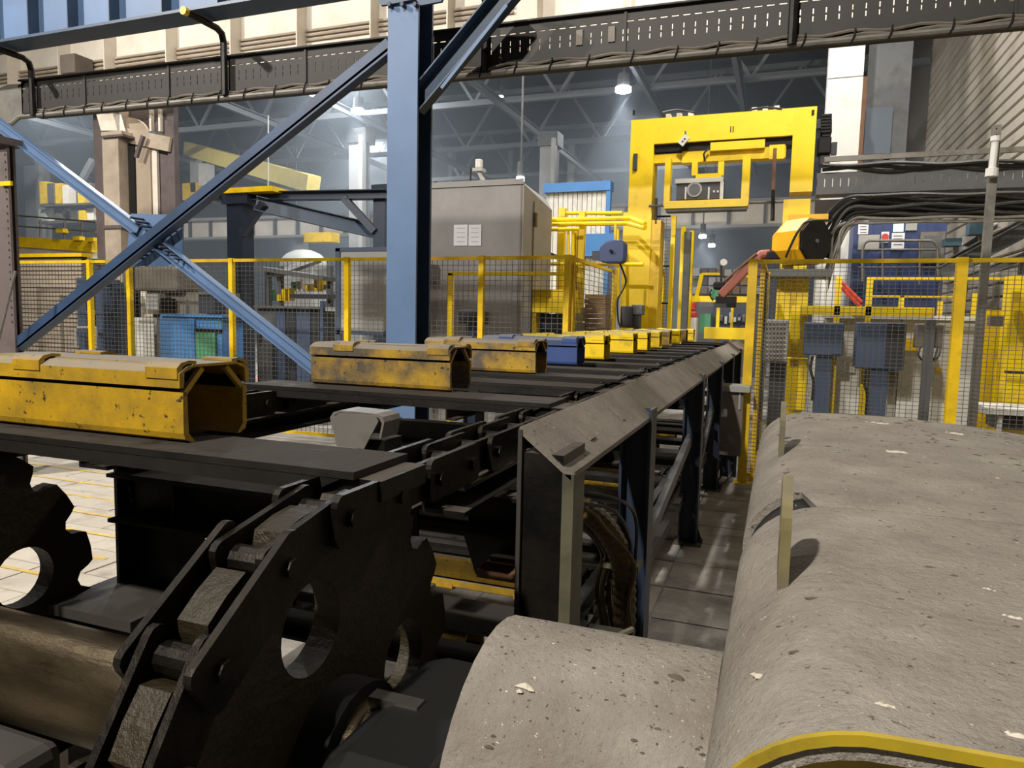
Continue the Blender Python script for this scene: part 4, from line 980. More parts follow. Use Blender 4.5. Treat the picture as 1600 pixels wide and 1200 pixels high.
# white container with blue trim
cn = thing('site_container', (-6, 20, 0), 'white corrugated container with a bright blue roof trim behind the enclosure', 'container')
x0, x1, zc = aty(858, 310, 20).x, aty(948, 310, 20).x, aty(900, 300, 20).z
for i in range(12):
    xa = x0 + (x1-x0)*i/12; MB().box((xa+0.01, 20.0, 0.2), (xa+(x1-x0)/12-0.01, 20.05, zc)).build('wall_sheet', M['sacks'], cn)
MB().box((x0-0.1, 20.05, 0), (x1+0.02, 20.4, zc+0.2)).build('body', M['sacks'], cn)
MB().box((x0-0.15, 19.9, zc), (x1+0.12, 20.3, zc+0.26)).build('roof_trim', M['bright_blue'], cn); MB().box((x1, 19.92, 0), (x1+0.12, 20.1, zc)).build('corner_post', M['bright_blue'], cn)
pbox(905, 365, 960, 400, 19.8, 0.1).build('blue_panel', M['bright_blue'], cn)

# ------------------------------------------------------------------ robot with the octagonal drum, red arm
rb = thing('orange_robot', (0.0, 13.3, 0), 'orange robot head with a black octagonal drum on a yellow column behind the right fence', 'robot')
cA = aty(1235, 376, 13.2); cB = aty(1273, 377, 12.6)
dr = (cB-cA); a = MB()
def octa(c, r, d):
    d = d.normalized(); u = Vector((0, 0, 1)); s = d.cross(u).normalized(); u = s.cross(d).normalized()
    return [c + (s*math.cos(R(22.5+45*k)) + u*math.sin(R(22.5+45*k)))*r for k in range(8)]
ax = Vector((0.75, -0.65, 0.0)).normalized(); mid = aty(1272, 377, 12.8)
r0 = 0.36; O0 = octa(mid - ax*0.62, 0.30, ax); O1 = octa(mid - ax*0.45, 0.40, ax); O2 = octa(mid, 0.40, ax)
a.add(O0+O1+O2, [tuple(range(7,-1,-1)), tuple(range(16,24))] + [(i,(i+1)%8,8+(i+1)%8,8+i) for i in range(8)] + [(8+i,8+(i+1)%8,16+(i+1)%8,16+i) for i in range(8)]); a.build('drum_housing', M['orange'], rb)
a = MB(); F0 = octa(mid, 0.37, ax); F1 = octa(mid+ax*0.05, 0.37, ax); a.add(F0+F1, [tuple(range(7,-1,-1)), tuple(range(8,16))]+[(i,(i+1)%8,8+(i+1)%8,8+i) for i in range(8)]); a.build('drum_face', M['black'], rb)
MB().cyl(mid+ax*0.05, mid+ax*0.07, 0.035, 8).build('drum_hub', M['greysteel'], rb)
MB().box((mid.x-0.42, 12.95, mid.z+0.36), (mid.x+0.2, 13.3, mid.z+0.46)).build('top_cap', M['orange'], rb)
MB().tube(smooth([aty(1228, 402, 12.6), aty(1235, 385, 12.5), aty(1248, 360, 12.4), aty(1262, 346, 12.4), aty(1290, 344, 12.5), aty(1300, 347, 12.7)]), 0.022, 6).build('cable', M['cable'], rb)
pfloor(1212, 425, 1262, 13.2, 0.5).build('base_column', M['yellow_clean'], rb)
pbox(1222, 398, 1240, 430, 13.2, 0.3).build('wrist', M['yellow_clean'], rb)
pbox(1196, 392, 1222, 408, 12.9, 0.25).build('elbow', M['black'], rb, bevel=0.05)
el = thing('red_manipulator_arm', aty(1150, 470, 13.0), 'red and salmon manipulator arm slanting down over the conveyor end', 'robot arm')
MB().tube([aty(1203, 397, 13.0), aty(1190, 398, 13.0), aty(1180, 408, 13.0)], 0.085, 10).build('shoulder', M['red'], el, smooth=True)
MB().bar(aty(1186, 400, 13.0), aty(1126, 462, 13.0), 0.16, 0.15).build('boom', M['red'], el, bevel=0.02)
MB().tube([aty(1182, 396, 12.9), aty(1130, 440, 12.9)], 0.022, 6).build('strut', M['rust'], el)
pbox(1114, 440, 1133, 452, 12.95, 0.15).build('gripper_motor', M['black'], el, bevel=0.03); pbox(1112, 450, 1124, 468, 13.0, 0.12).build('valve', M['green'], el, bevel=0.02)
pbox(1118, 463, 1150, 474, 12.95, 0.2).build('gripper', M['black'], el)
MB().tube(smooth([aty(1112, 452, 12.95), aty(1109, 460, 12.95), aty(1114, 470, 12.95)]), 0.015, 6).build('hose', M['cable'], el)
MB().tube([aty(1127, 445, 13.1), aty(1127, 415, 13.1)], 0.02, 6).build('gauge_stem', M['steel'], el); c = aty(1131, 410, 13.1); MB().cyl((c.x, 13.05, c.z), (c.x, 13.15, c.z), 0.06, 12).build('gauge', M['white'], el)
pbox(1092, 472, 1150, 480, 13.4, 0.3).build('rail_bed', M['greysteel'], el)

# ------------------------------------------------------------------ right side: cable ladders, pole, cabin, machines behind the fence
cl = thing('cable_ladder', (2, 13.2, 4.2), 'grey perforated cable ladder with bundles of black cables at upper right', 'cable tray')
z0_, z1_ = aty(1440, 298, 13.2).z, aty(1440, 263, 13.2).z; xa, xb = aty(1276, 280, 13.2).x, 4.1
a = MB(); a.box((xa, 13.2, z0_), (xb, 13.215, z0_+0.12)); a.box((xa, 13.2, z1_-0.10), (xb, 13.215, z1_))
n = 30
for k in range(n):
    x = xa+(xb-xa)*k/n; a.box((x+0.012, 13.2, z0_+0.12), (x+(xb-xa)/n, 13.215, z1_-0.10))
a.build('perforated_panel', M['greysteel'], cl)
MB().box((xa, 13.215, z0_), (xb, 13.6, z0_+0.02)).build('tray_floor', M['greysteel'], cl)
MB().box((xa+0.1, 13.15, aty(1440, 243, 13.2).z-0.03), (xb, 13.2, aty(1440, 243, 13.2).z+0.05)).build('top_rail', M['galv'], cl)
for px in (1380, 1510): pbox(px, 244, px+10, 262, 13.2, 0.05).build('rail_bracket', M['galv'], cl)
for k, (pya, pyb, sag, mt_) in enumerate(((258, 252, 3, 'cable'), (263, 256, 4, 'black'), (266, 259, 6, 'cable'), (306, 302, 2, 'cable'), (312, 306, 7, 'cable'), (318, 311, 6, 'black'), (324, 318, 4, 'cable'), (330, 324, 5, 'black'), (336, 331, 3, 'cable'), (342, 338, 2, 'galv'), (349, 344, 1, 'galv'))):
    pts = []
    for i in range(19):
        px = 1285+i*18; t_ = i/18; py = pya+(pyb-pya)*t_ + sag*math.sin(i*0.75+k*1.7)*0.6
        if k >= 3 and i < 3: py += (3-i)**2*(3.5+1.2*(k-3)); px += (3-i)*2
        pts.append(aty(px, py, 13.1+0.03*(k % 3)))
    MB().tube(smooth(pts, 3), 0.032 if mt_ != 'galv' else 0.026, 6).build('cable', M[mt_], cl)
MB().box((xa, 13.25, aty(1440, 340, 13.2).z), (xb, 13.3, aty(1440, 306, 13.2).z)).build('lower_panel', M['tray'], cl)
for px in (1300, 1312):
    MB().tube(smooth([aty(px+22, 348, 13.1), aty(px+6, 356, 13.1), aty(px, 372, 13.1), aty(px-2, 408, 13.1)]), 0.03, 6).build('conduit', M['galv'], cl)
pl = thing('grey_pole', (2.36, 10.4, 0), 'slender grey square pole with a white tube sensor behind the right fence', 'pole')
px_ = aty(1540, 420, 10.4).x
MB().box((px_-0.045, 10.4, 0), (px_+0.045, 10.49, aty(1555, 195, 10.4).z)).build('pole_tube', M['galv'], pl)
c0, c1 = aty(1549, 276, 10.3), aty(1556, 213, 10.3)
MB().tube([c0, c0.lerp(c1, 0.2), c0.lerp(c1, 0.22), c0.lerp(c1, 0.86), c0.lerp(c1, 0.88), c1], [0.07, 0.07, 0.04, 0.04, 0.055, 0.055], 12).build('tube_sensor', M['white'], pl)
for k in range(5): pbox(1556, 200+k*9, 1558, 202+k*9, 10.395, 0.005).build('hole', M['black'], pl)
# navy control cabin with notices
cb3 = thing('navy_cabin', (2.2, 17, 0), 'navy blue control cabin with posted notices below the right cable ladder', 'cabin')
pfloor(1331, 345, 1476, 17.0, 1.6).build('cabin_body', M['navy'], cb3)
for i in range(10):
    px = 1334+i*14; pbox(px, 348, px+2, 436, 16.98, 0.02).build('rib', M['navy'], cb3)
for (q0, q1, q2, q3, mt_) in ((1341, 345, 1357, 366, 'paper'), (1341, 367, 1374, 389, 'lightgrey'), (1377, 362, 1389, 379, 'paper'), (1393, 364, 1413, 391, 'paper'), (1415, 347, 1433, 360, 'lightgrey')):
    nt_ = pbox(q0, q1, q2, q3, 16.95, 0.02).build('notice', M[mt_], cb3)
    if mt_ == 'paper' and q0 != 1377:
        for k in range(4): pbox(q0+3, q1+4+k*4.5, q2-3, q1+5.2+k*4.5, 16.945, 0.004).build('printed_line', M['greysteel'], nt_)
    if q0 == 1377:
        c = aty(1383, 370, 16.95); MB().cyl((c.x, 16.94, c.z), (c.x, 16.95, c.z), 0.07, 14).build('red_disc', M['redbright'], nt_)
pbox(1396, 345, 1412, 362, 16.95, 0.02).build('lit_window', emit('cabin_window_glow', '#bfe4e6', 0.9), cb3)
pbox(1437, 362, 1476, 412, 16.9, 0.08).build('door_frame', M['galv'], cb3); pbox(1443, 368, 1470, 410, 16.88, 0.03).build('door_panel', M['greysteel'], cb3)
rl = thing('grey_handrail', (2.0, 16.5, 0), 'thin grey handrail with rounded corners in front of the navy cabin', 'railing')
rail_tube(rl, [(1348, 440), (1348, 388), (1351, 380), (1358, 376), (1455, 376), (1462, 380), (1465, 388), (1466, 440)], 16.5, 0.03, M['galv'])
rail_tube(rl, [(1340, 390), (1466, 390)], 16.5, 0.022, M['galv'])
for px in (1352, 1462): pfloor(px, 440, px+3, 16.5, 0.06).build('leg', M['galv'], rl)
rail_tube(rl, [(1379, 376), (1379, 445)], 16.5, 0.022, M['galv'], 'baluster'); rail_tube(rl, [(1437, 376), (1437, 445)], 16.5, 0.022, M['galv'], 'baluster')
rail_tube(rl, [(1340, 418), (1466, 418)], 16.5, 0.022, M['galv'])
ic = thing('inclined_conveyor', (3.2, 15, 2), 'grey inclined beams rising to the right edge behind the pole', 'conveyor')
for (p, q, Y, w_, mt_) in (((1470, 428), (1640, 338), 14.6, 0.26, 'greysteel'), ((1480, 408), (1640, 322), 15.0, 0.08, 'galv'), ((1480, 447), (1640, 385), 14.4, 0.14, 'greysteel'), ((1490, 396), (1560, 352), 15.6, 0.1, 'lightgrey'), ((1480, 380), (1560, 345), 15.8, 0.05, 'white')):
    A_, B_ = aty(*p, Y), aty(*q, Y); B_ = A_.lerp(B_, min(1, (3.95-A_.x)/(B_.x-A_.x))); MB().ibeam(A_, B_, 0.12, w_).build('incline_beam', M[mt_], ic)
pbox(1477, 372, 1503, 384, 15.2, 0.3).build('teal_guard', M['teal'], ic); pbox(1515, 348, 1548, 366, 15.2, 0.3).build('teal_guard', M['teal'], ic)
for px in (1490, 1530, 1575):
    pbox(px, 385-(px-1490)*0.45, px+22, 400-(px-1490)*0.45, 15.4, 0.1).build('guard_plate', M['lightgrey'], ic)
pfloor(1500, 440, 1508, 14.8, 0.12).build('support_leg', M['greysteel'], ic); pfloor(1590, 400, 1600, 14.8, 0.12).build('support_leg', M['greysteel'], ic)
# white rusty building column at the right
wc = thing('white_rusty_column', (1.0, 18, 0), 'white concrete column with a rusty edge at the upper right behind the gantry', 'column')
x0, x1 = aty(1290, 180, 18).x, aty(1345, 180, 18).x
MB().box((x0, 18, 0), (x1, 18.6, 4.75)).build('shaft_block', M['white'], wc); zq = aty(1320, 121, 18).z
MB().box((x0, 18, 4.77), (x1, 18.6, zq-0.01)).build('shaft_block', M['white'], wc); MB().box((x0, 18, zq+0.01), (x1, 18.6, 13.4)).build('shaft_block', M['white'], wc)
MB().box((x1+0.005, 18.05, 0), (x1+0.09, 18.5, zq)).build('rusty_angle', M['rust'], wc)
dk = thing('shade_sheet', (2.6, 20, 0), 'dark grey sheet standing in for shade between the white column and the ribbed wall', 'screen')
MB().box((1.75, 20.5, 0), (aty(1418, 200, 20.5).x, 20.6, 13.0)).build('sheet', M['greysteel'], dk)  # dark sheet added where the wall falls into shadow
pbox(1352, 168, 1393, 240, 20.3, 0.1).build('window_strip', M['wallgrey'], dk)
# white machine wall, consoles and yellow frames behind the right fence
wm = thing('white_machine_wall', (1.7, 12.5, 0), 'long white machine wall behind the right fence', 'machine')
pfloor(1292, 498, 1404, 12.5, 0.8).build('panel', M['white'], wm); pfloor(1405.5, 498, 1527, 12.5, 0.8).build('panel', M['white'], wm)
pbox(1290, 493, 1530, 499, 12.4, 1.0).build('top_edge', M['white'], wm)
pbox(1408, 530, 1436, 548, 12.45, 0.06).build('yellow_bracket', M['yellow'], wm); pbox(1462, 575, 1472, 583, 12.45, 0.05).build('button', M['yellow'], wm)
pbox(1320, 565, 1336, 582, 12.4, 0.1).build('lamp_box', M['white'], wm); pbox(1387, 578, 1400, 615, 12.42, 0.08).build('rusty_latch', M['galv'], wm)
for nm, lab, (a0, b0, a1, b1), (c0_, c1_), Y in (('blue_console', 'smaller slate blue console on a pedestal behind the right fence', (1256, 504, 1318, 556), (1272, 1297), 11.6), ('blue_console', 'larger slate blue console on a wide pedestal behind the right fence', (1338, 504, 1415, 577), (1356, 1384), 11.4)):
    t = thing(nm, aty((a0+a1)/2, 640, Y), lab, 'console', 'consoles behind the right fence'); t.location.z = 0; t['_org'] = (t['_org'][0], t['_org'][1], 0)
    pbox(a0, b0, a1, b1, Y, 0.4).build('cabinet', M['slate'], t, bevel=0.02); pfloor(c0_, b1-2, c1_, Y+0.1, 0.25).build('pedestal', M['slate'], t)
    pbox(a0+46, b0+2, a1-2, b1-3, Y-0.012, 0.012).build('door_panel', M['blackcab'] if a1 > 1400 else M['slate'], t)
    MB().tube(smooth([aty(c0_-2, b1, Y+0.05), aty(c0_-6, b1+20, Y+0.05), aty(c0_-1, b1+40, Y+0.05), aty(c0_-3, b1+70, Y+0.05)]), 0.02, 6).build('cable', M['cable'], t)
gb = thing('grey_terminal_box', (1.75, 11.2, 0), 'grey terminal box with hanging cables on a dark pole behind the right fence', 'control box')
pbox(1432, 506, 1474, 544, 11.2, 0.25).build('box', M['greycab'], gb, bevel=0.02); pfloor(1443, 500, 1458, 11.1, 0.1).build('pole', M['greysteel'], gb)
for px in (1438, 1465, 1470): MB().tube(smooth([aty(px, 542, 11.2), aty(px-3, 555, 11.15), aty((px+1450)/2, 565, 11.15)]), 0.014, 6).build('cable', M['cable'], gb)
tb = thing('tread_plate_box', (-0.1, 11.3, 0), 'pale chequered metal box beside the corner post of the right fence', 'box')
pbox(1194, 499, 1231, 566, 11.3, 0.4).build('body', M['lightgrey'], tb, bevel=0.02); pfloor(1200, 566, 1226, 11.4, 0.25).build('stand', M['greysteel'], tb)
for i in range(6):
    for k in range(9): pbox(1197+i*5.5, 503+k*7, 1200+i*5.5, 505+k*7, 11.285, 0.015).build('tread_stud', M['white'], tb)
pbox(1183, 500, 1193, 640, 11.5, 0.3).build('side_panel', M['slate'], tb)
yfr = thing('yellow_barrier_frame', (0.8, 12.0, 0), 'yellow barrier frame of posts and beams between robot and white machine', 'barrier')
pbox(1250, 479, 1460, 493, 11.95, 0.2).build('beam', M['yellow_clean'], yfr)
for px, pt, w_ in ((1303, 432, 9), (1352, 433, 9)): pfloor(px, pt, px+w_, 11.95, 0.12).build('post', M['yellow_clean'], yfr)
for px, pt, w_ in ((1402, 462, 7), (1463, 470, 6), (1517, 458, 9)): pfloor(px, pt, px+w_, 13.5, 0.12).build('post', M['yellow_clean'], yfr)
pbox(1355, 433, 1580, 438, 13.4, 0.06).build('rail', M['yellow_clean'], yfr); pbox(1360, 462, 1500, 465, 13.5, 0.05).build('rail', M['yellow_clean'], yfr)
pbox(1228, 560, 1260, 640, 12.4, 0.3).build('plinth', M['yellow_clean'], yfr); pbox(1236, 478, 1262, 530, 12.2, 0.2).build('plinth', M['yellow_clean'], yfr)
rs = thing('red_lifting_bars', aty(1330, 470, 12.3), 'pair of red bars slanting down to the right behind the right fence', 'bars')
for dy_ in (0, 9): MB().tube([aty(1314, 440+dy_, 12.3), aty(1346, 472+dy_, 12.3)], 0.03, 6).build('bar', M['redbright'], rs)
pbox(1188, 420, 1300, 432, 12.6, 0.8).build('grey_worktop', M['greysteel'], thing('steel_worktop', (0.3, 12.6, 0), 'grey steel worktop with thin white legs under the robot column', 'table'))
tw = [o for o in COL.objects if o.name.startswith('steel_worktop')][0]
for px in (1196, 1272, 1287, 1298): pfloor(px, 430, px+4, 12.7, 0.06).build('leg', M['white'], tw)
yc2 = thing('yellow_press_columns', (2.6, 11.6, 0), 'thick yellow machine columns at the right edge behind the fence', 'machine')
pfloor(1536, 484, 1562, 12.0, 0.2).build('column', M['yellow_clean'], yc2); pfloor(1578, 430, 1640, 11.5, 0.4).build('column', M['yellow_clean'], yc2)
pfloor(1562, 490, 1568, 12.0, 0.1).build('pale_strip', M['green'], yc2); pfloor(1568, 495, 1574, 12.1, 0.1).build('pale_strip', M['white'], yc2)
pbox(1548, 494, 1568, 510, 11.4, 0.2).build('lamp_head', M['greycab'], yc2); pbox(1582, 455, 1594, 472, 11.3, 0.1).build('dial', M['yellow'], yc2)
pbox(1572, 580, 1600, 584, 11.2, 0.08).build('bar', M['steel'], yc2)
wt = thing('white_cluttered_table', (2.6, 10.8, 0), 'white cluttered bench top behind the right fence at the right edge', 'table')
pbox(1540, 640, 1640, 650, 10.6, 0.8).build('top', M['white'], wt); pfloor(1556, 650, 1562, 10.7, 0.08).build('leg', M['white'], wt); pbox(1556, 652, 1620, 672, 10.9, 0.5).build('shelf', M['blackcab'], wt)

# ------------------------------------------------------------------ left background behind the fence
sh_ = thing('roller_shutter', (-12.6, 10.6, 0), 'beige roller shutter of thin horizontal slats behind the left end of the fence', 'shutter')
x0, x1 = aty(33, 460, 10.6).x, aty(128, 460, 10.6).x; zt_ = aty(80, 402, 10.6).z
for i in range(34):
    z = 0.1 + (zt_-0.1)*i/34; MB().box((x0, 10.6, z), (x1, 10.64, z+(zt_-0.1)/34-0.02)).build('slat', M['beige'], sh_)
MB().box((x0-0.05, 10.65, 0), (x1+0.05, 10.7, zt_)).build('backing', M['brownsteel'], sh_); MB().box((x0-0.25, 10.55, 0), (x0-0.02, 10.7, zt_+0.05)).build('guide', M['blackcab'], sh_); MB().box((x0-0.1, 10.5, zt_), (x1+0.15, 10.75, zt_+0.07)).build('head', M['yellow'], sh_)
bt = thing('blue_tank_frame', (-10.5, 10.2, 0), 'dark blue steel unit with openings in front of the beige column', 'machine')
pfloor(121, 434, 134, 10.3, 0.4).build('side', M['slate'], bt); pfloor(150, 440, 160, 10.3, 0.5).build('side', M['slate'], bt); pfloor(134, 450, 150, 10.6, 0.1).build('back', M['blue_dark'], bt)
for py in (436, 485, 520): pbox(121, py, 160, py+6, 10.28, 0.4).build('shelf', M['slate'], bt)
pfloor(160, 440, 176, 10.5, 0.3).build('panel', M['slate'], bt)
MB().tube(smooth([aty(119, 540, 10.1), aty(119, 520, 10.1), aty(121, 513, 10.1), aty(128, 512, 10.1), aty(144, 512, 10.1), aty(150, 515, 10.1), aty(150, 545, 10.1)]), 0.03, 6).build('handle', M['lightgrey'], bt)
gmm = thing('grey_gear_unit', (-10, 10.4, 0), 'dusty grey gear unit with a motor behind the left fence', 'gear unit')
pbox(208, 416, 276, 455, 10.5, 0.6).build('casing', M['greycab'], gmm, bevel=0.06); pbox(228, 410, 242, 418, 10.6, 0.2).build('cap', M['greycab'], gmm); pbox(230, 456, 340, 492, 10.7, 0.6).build('bed', M['greycab'], gmm)
pbox(228, 458, 247, 484, 10.4, 0.2).build('terminal_box', M['lightgrey'], gmm); pbox(310, 460, 334, 490, 10.5, 0.3).build('end_box', M['blackcab'], gmm); pbox(250, 466, 262, 485, 10.45, 0.2).build('bracket', M['steel'], gmm)
pfloor(240, 490, 252, 10.8, 0.4).build('leg', M['greycab'], gmm); pfloor(330, 490, 345, 10.8, 0.4).build('leg', M['greycab'], gmm)
lp = thing('light_panel', (-9.9, 10.2, 0), 'pale grey panel leaning upright left of the bright blue bin', 'panel'); pfloor(212, 496, 242, 10.2, 0.06).build('sheet', M['white'], lp); pbox(216, 500, 240, 504, 10.19, 0.02).build('edge', M['lightgrey'], lp)
bn = thing('blue_bin', (-8.9, 10.1, 0), 'bright blue bin with a green insert behind the left fence', 'bin')
pfloor(251, 494, 304, 10.1, 0.6).build('body', M['bright_blue'], bn); pfloor(304, 496, 347, 10.15, 0.55).build('body', M['bright_blue'], bn); pbox(306, 520, 336, 562, 10.1, 0.06).build('green_insert', M['green'], bn); pbox(305, 514, 345, 520, 10.12, 0.06).build('slot', M['black'], bn); pbox(250, 491, 348, 495, 10.05, 0.7).build('rim', M['bright_blue'], bn)
# blue portal frame
pf = thing('blue_portal_frame', (-10, 14.2, 0), 'dark blue portal frame with knee braces behind the left fence', 'steel frame')
pfloor(355, 318, 379, 14.0, 0.4).build('post', M['blue_dark'], pf); pfloor(583, 308, 601, 14.3, 0.4).build('post', M['blue_dark'], pf)
MB().ibeam(aty(335, 308, 14.1), aty(605, 304, 14.3), 0.3, 0.2).build('top_beam', M['blue_dark'], pf)
pbox(348, 292, 425, 300, 13.8, 0.8).build('cap_plate', M['yellow'], pf); pbox(346, 300, 386, 318, 13.9, 0.6).build('head', M['blue_dark'], pf)
MB().ibeam(aty(400, 318, 14.0), aty(590, 362, 15.5), 0.3, 0.34).build('back_beam', M['blue_brace_shade'], pf)
MB().bar(aty(378, 366, 14.0), aty(412, 318, 14.0), 0.16, 0.16).build('knee_brace', M['blue_dark'], pf); MB().bar(aty(538, 310, 14.2), aty(586, 362, 14.3), 0.16, 0.16).build('knee_brace', M['blue_dark'], pf)
pbox(580, 288, 606, 298, 14.2, 0.4).build('bracket', M['blue_dark'], pf)
# pale screen in a blue frame
bs_ = thing('framed_screen', (-6, 11.4, 0), 'pale grey sheet screen in a light blue frame left of the blue column', 'screen')
pbox(527, 392, 640, 522, 11.42, 0.04).build('sheet', M['lightgrey'], bs_)
pbox(524, 386, 640, 392, 11.4, 0.08).build('top_bar', M['slate'], bs_); pfloor(524, 388, 531, 11.4, 0.08).build('upright', M['slate'], bs_); pbox(524, 518, 640, 524, 11.4, 0.08).build('bottom_bar', M['slate'], bs_); pfloor(634, 388, 641, 11.4, 0.08).build('upright', M['slate'], bs_)
# dark cabinets and rack with parts behind the fence
dc = thing('dark_cabinet_row', (-8.2, 11.5, 0), 'row of dark blue grey cabinets behind the middle of the left fence', 'cabinet')
for px0_, px1_, mt_ in ((402, 430, 'greysteel'), (431, 446, 'slate'), (447, 462, 'blackcab'), (463, 485, 'slate'), (486, 499, 'blackcab')): pfloor(px0_, 482, px1_, 11.5, 0.5).build('cabinet_unit', M[mt_], dc)
pbox(396, 478, 500, 482, 11.4, 0.7).build('worktop', M['galv'], dc); pfloor(500, 470, 505, 11.4, 0.1).build('frame_post', M['slate'], dc); pbox(500, 480, 524, 486, 11.45, 0.3).build('drawer', M['lightgrey'], dc)
rk = thing('grey_parts_rack', (-9, 13.5, 0), 'grey steel rack with a sloped roof holding shiny parts behind the left fence', 'rack')
for px in (414, 433, 510): pfloor(px, 416, px+6, 13.5, 0.12).build('post', M['greysteel'], rk)
MB().bar(aty(412, 420, 13.4), aty(515, 436, 13.4), 0.5, 0.1).build('roof_bar', M['greysteel'], rk); MB().bar(aty(428, 430, 13.3), aty(490, 408, 14.5), 0.5, 0.08).build('roof_bar', M['greysteel'], rk)
pbox(452, 460, 524, 466, 13.3, 0.5).build('shelf', M['blackcab'], rk)
for i in range(14):
    px = 418+i*7.3; h = random.uniform(8, 20); py = 455 if i > 4 else 470
    pbox(px, py-h, px+random.uniform(3, 6), py, 13.4+random.uniform(0, 0.4), 0.2).build('stored_part', M[random.choice(['white', 'lightgrey', 'galv', 'sacks', 'yellow', 'green'])], rk)
# walkway with handrail in the far left bay
wk = thing('yellow_walkway', (-18, 17, 3.0), 'yellow crane walkway with a thin handrail over a cream beam at the far left', 'walkway')
A, B = aty(-20, 372, 17), aty(150, 382, 17)
MB().bar(aty(-30, 374, 17), aty(150, 386, 17), 0.3, 0.34).build('yellow_beam', M['yellow'], wk); MB().bar(aty(-30, 389, 17.2), aty(150, 394, 17.2), 0.4, 0.42).build('cream_beam', M['cream'], wk)
for k, (p, q) in enumerate((((-20, 333), (150, 347)), ((-20, 350), (150, 362)))): MB().tube([aty(*p, 16.9), aty(*q, 16.9)], 0.03, 6).build('handrail', M['galv'], wk)
for px in (22, 63, 101, 128): MB().tube([aty(px, 339+(px-20)*0.08, 16.9), aty(px, 385, 16.9)], 0.03, 6).build('baluster', M['galv'], wk)
for px, py in ((92, 360), (118, 372), (140, 374)): pbox(px-5, py-3, px+6, py+3, 16.7, 0.2).build('fitting', M['yellow'], wk)
pfloor(36, 380, 44, 17.6, 0.4).build('support', M['hallcol'], wk); pfloor(110, 385, 120, 17.6, 0.4).build('support', M['hallcol'], wk)

# ------------------------------------------------------------------ far hall: crane, girders, columns, roof steel
fg = thing('far_cream_girder', (-12, 31, 5), 'far cream crane girder with dark ribs seen under the portal frame and gantry', 'crane beam')
za, zb_ = aty(700, 362, 31).z, aty(700, 333, 31).z
MB().box((-34, 31, za), (4.0, 31.3, zb_)).build('web', M['cream'], fg); MB().box((-34, 30.8, zb_), (4.0, 31.5, zb_+0.15)).build('flange', M['hallcol'], fg); MB().box((-34, 30.8, za-0.12), (4.0, 31.5, za)).build('flange', M['hallcol'], fg)
for x in (-33, -24, -15.5, -7, 2): MB().box((x, 31.35, 0), (x+0.5, 31.8, za)).build('support', M['hallcol'], fg)
for i in range(27): x = -33.5+i*1.42; MB().box((x, 30.82, za), (x+0.1, 31, zb_)).build('rib', M['greysteel'], fg)
yk = thing('yellow_bridge_crane', (-22, 27, 8), 'pale yellow bridge crane girder under the roof in the far left bay', 'crane')
MB().bar(aty(296, 233, 30), aty(490, 288, 25), 0.6, 0.7).build('girder', M['paleyellow'], yk); MB().bar(aty(296, 236, 30.6), aty(490, 290, 25.6), 0.5, 0.5).build('girder', M['cream'], yk)
pbox(297, 245, 305, 300, 30, 0.5).build('trolley_leg', M['lightgrey'], yk); pbox(285, 285, 330, 312, 30, 1).build('cab', M['yellow'], yk); pbox(310, 255, 322, 290, 29.5, 0.6).build('hoist', M['white'], yk)
MB().tube([aty(419, 180, 22), aty(419, 310, 22)], 0.025, 6).build('hanging_chain', M['white'], yk)
ld = thing('pale_ladle', aty(470, 400, 24), 'pale domed vessel far behind the fence below the portal frame', 'vessel'); ld.location.z = 0; ld['_org'] = (ld['_org'][0], ld['_org'][1], 0)
c = aty(462, 405, 24); MB().sphere((c.x, 24.5, c.z-0.2), 0.8, 14, 8, 1.3, 1, 0.8).build('dome', M['lightgrey'], ld, smooth=True); MB().box((c.x-0.8, 24, 0), (c.x+0.8, 25, c.z-0.3)).build('stand', M['lightgrey'], ld)
pbox(475, 363, 518, 378, 26, 0.6).build('yellow_hood', M['yellow'], ld)
# far bays: columns
for px0_, pt, px1_, Y, lab in ((545, 200, 566, 27, 'pale hall column under the left floodlight'), (843, 205, 866, 27, 'grey hall column with a bracket right of the enclosure'), (700, 235, 706, 43, 'slim far column just right of the blue column'), (793, 235, 800, 43, 'slim far column above the enclosure'), (886, 225, 896, 40, 'slim pale column above the white container'), (38, 235, 62, 27, 'grey hall column at far left with a braced bay')):
    t = thing('hall_column', (aty(px0_, 350, Y).x, Y, 0), lab, 'column', 'columns in the far bays')
    pfloor(px0_, pt, px1_, Y, 0.6).build('shaft', M['hallcol'], t)
    if Y < 30:
        pbox(px0_-3, pt, px1_+5, pt+22, Y-0.1, 0.8).build('bracket', M['greysteel'], t); pfloor(px1_-6, pt+10, px1_, Y-0.3, 0.3).build('flange', M['lightgrey'], t)
br = thing('bay_bracing', (-24, 27, 3), 'grey diagonal wind braces between the far left columns', 'bracing'); MB().bar(aty(62, 270, 26), Vector((aty(75, 420, 26).x, 26, 0)), 0.2, 0.2).build('brace', M['hallcol'], br); MB().bar(aty(145, 250, 26), aty(95, 340, 26), 0.2, 0.3).build('brace', M['hallcol'], br)
for lab, px0_, py0_, px1_, py1_ in (('yellow lit control room windows in the far left bay', 62, 282, 145, 318), ('row of pale machines below the far left control room', 60, 322, 148, 345)):
    t = thing('far_machine_block', (aty(px0_, py0_, 24).x, 24, 0), lab, 'machine'); 
    for i in range(7):
        w_ = (px1_-px0_)/7; h_ = random.uniform(0, 8); pbox(px0_+i*w_, py0_+h_, px0_+(i+0.85)*w_, py1_, 24+random.uniform(0, 0.5), 0.5).build('block', M[random.choice(['yellow', 'cream', 'lightgrey', 'sacks', 'galv'])], t)
    pbox(px0_, py1_, px1_, py1_+3, 23.9, 0.8).build('shelf', M['galv'], t)
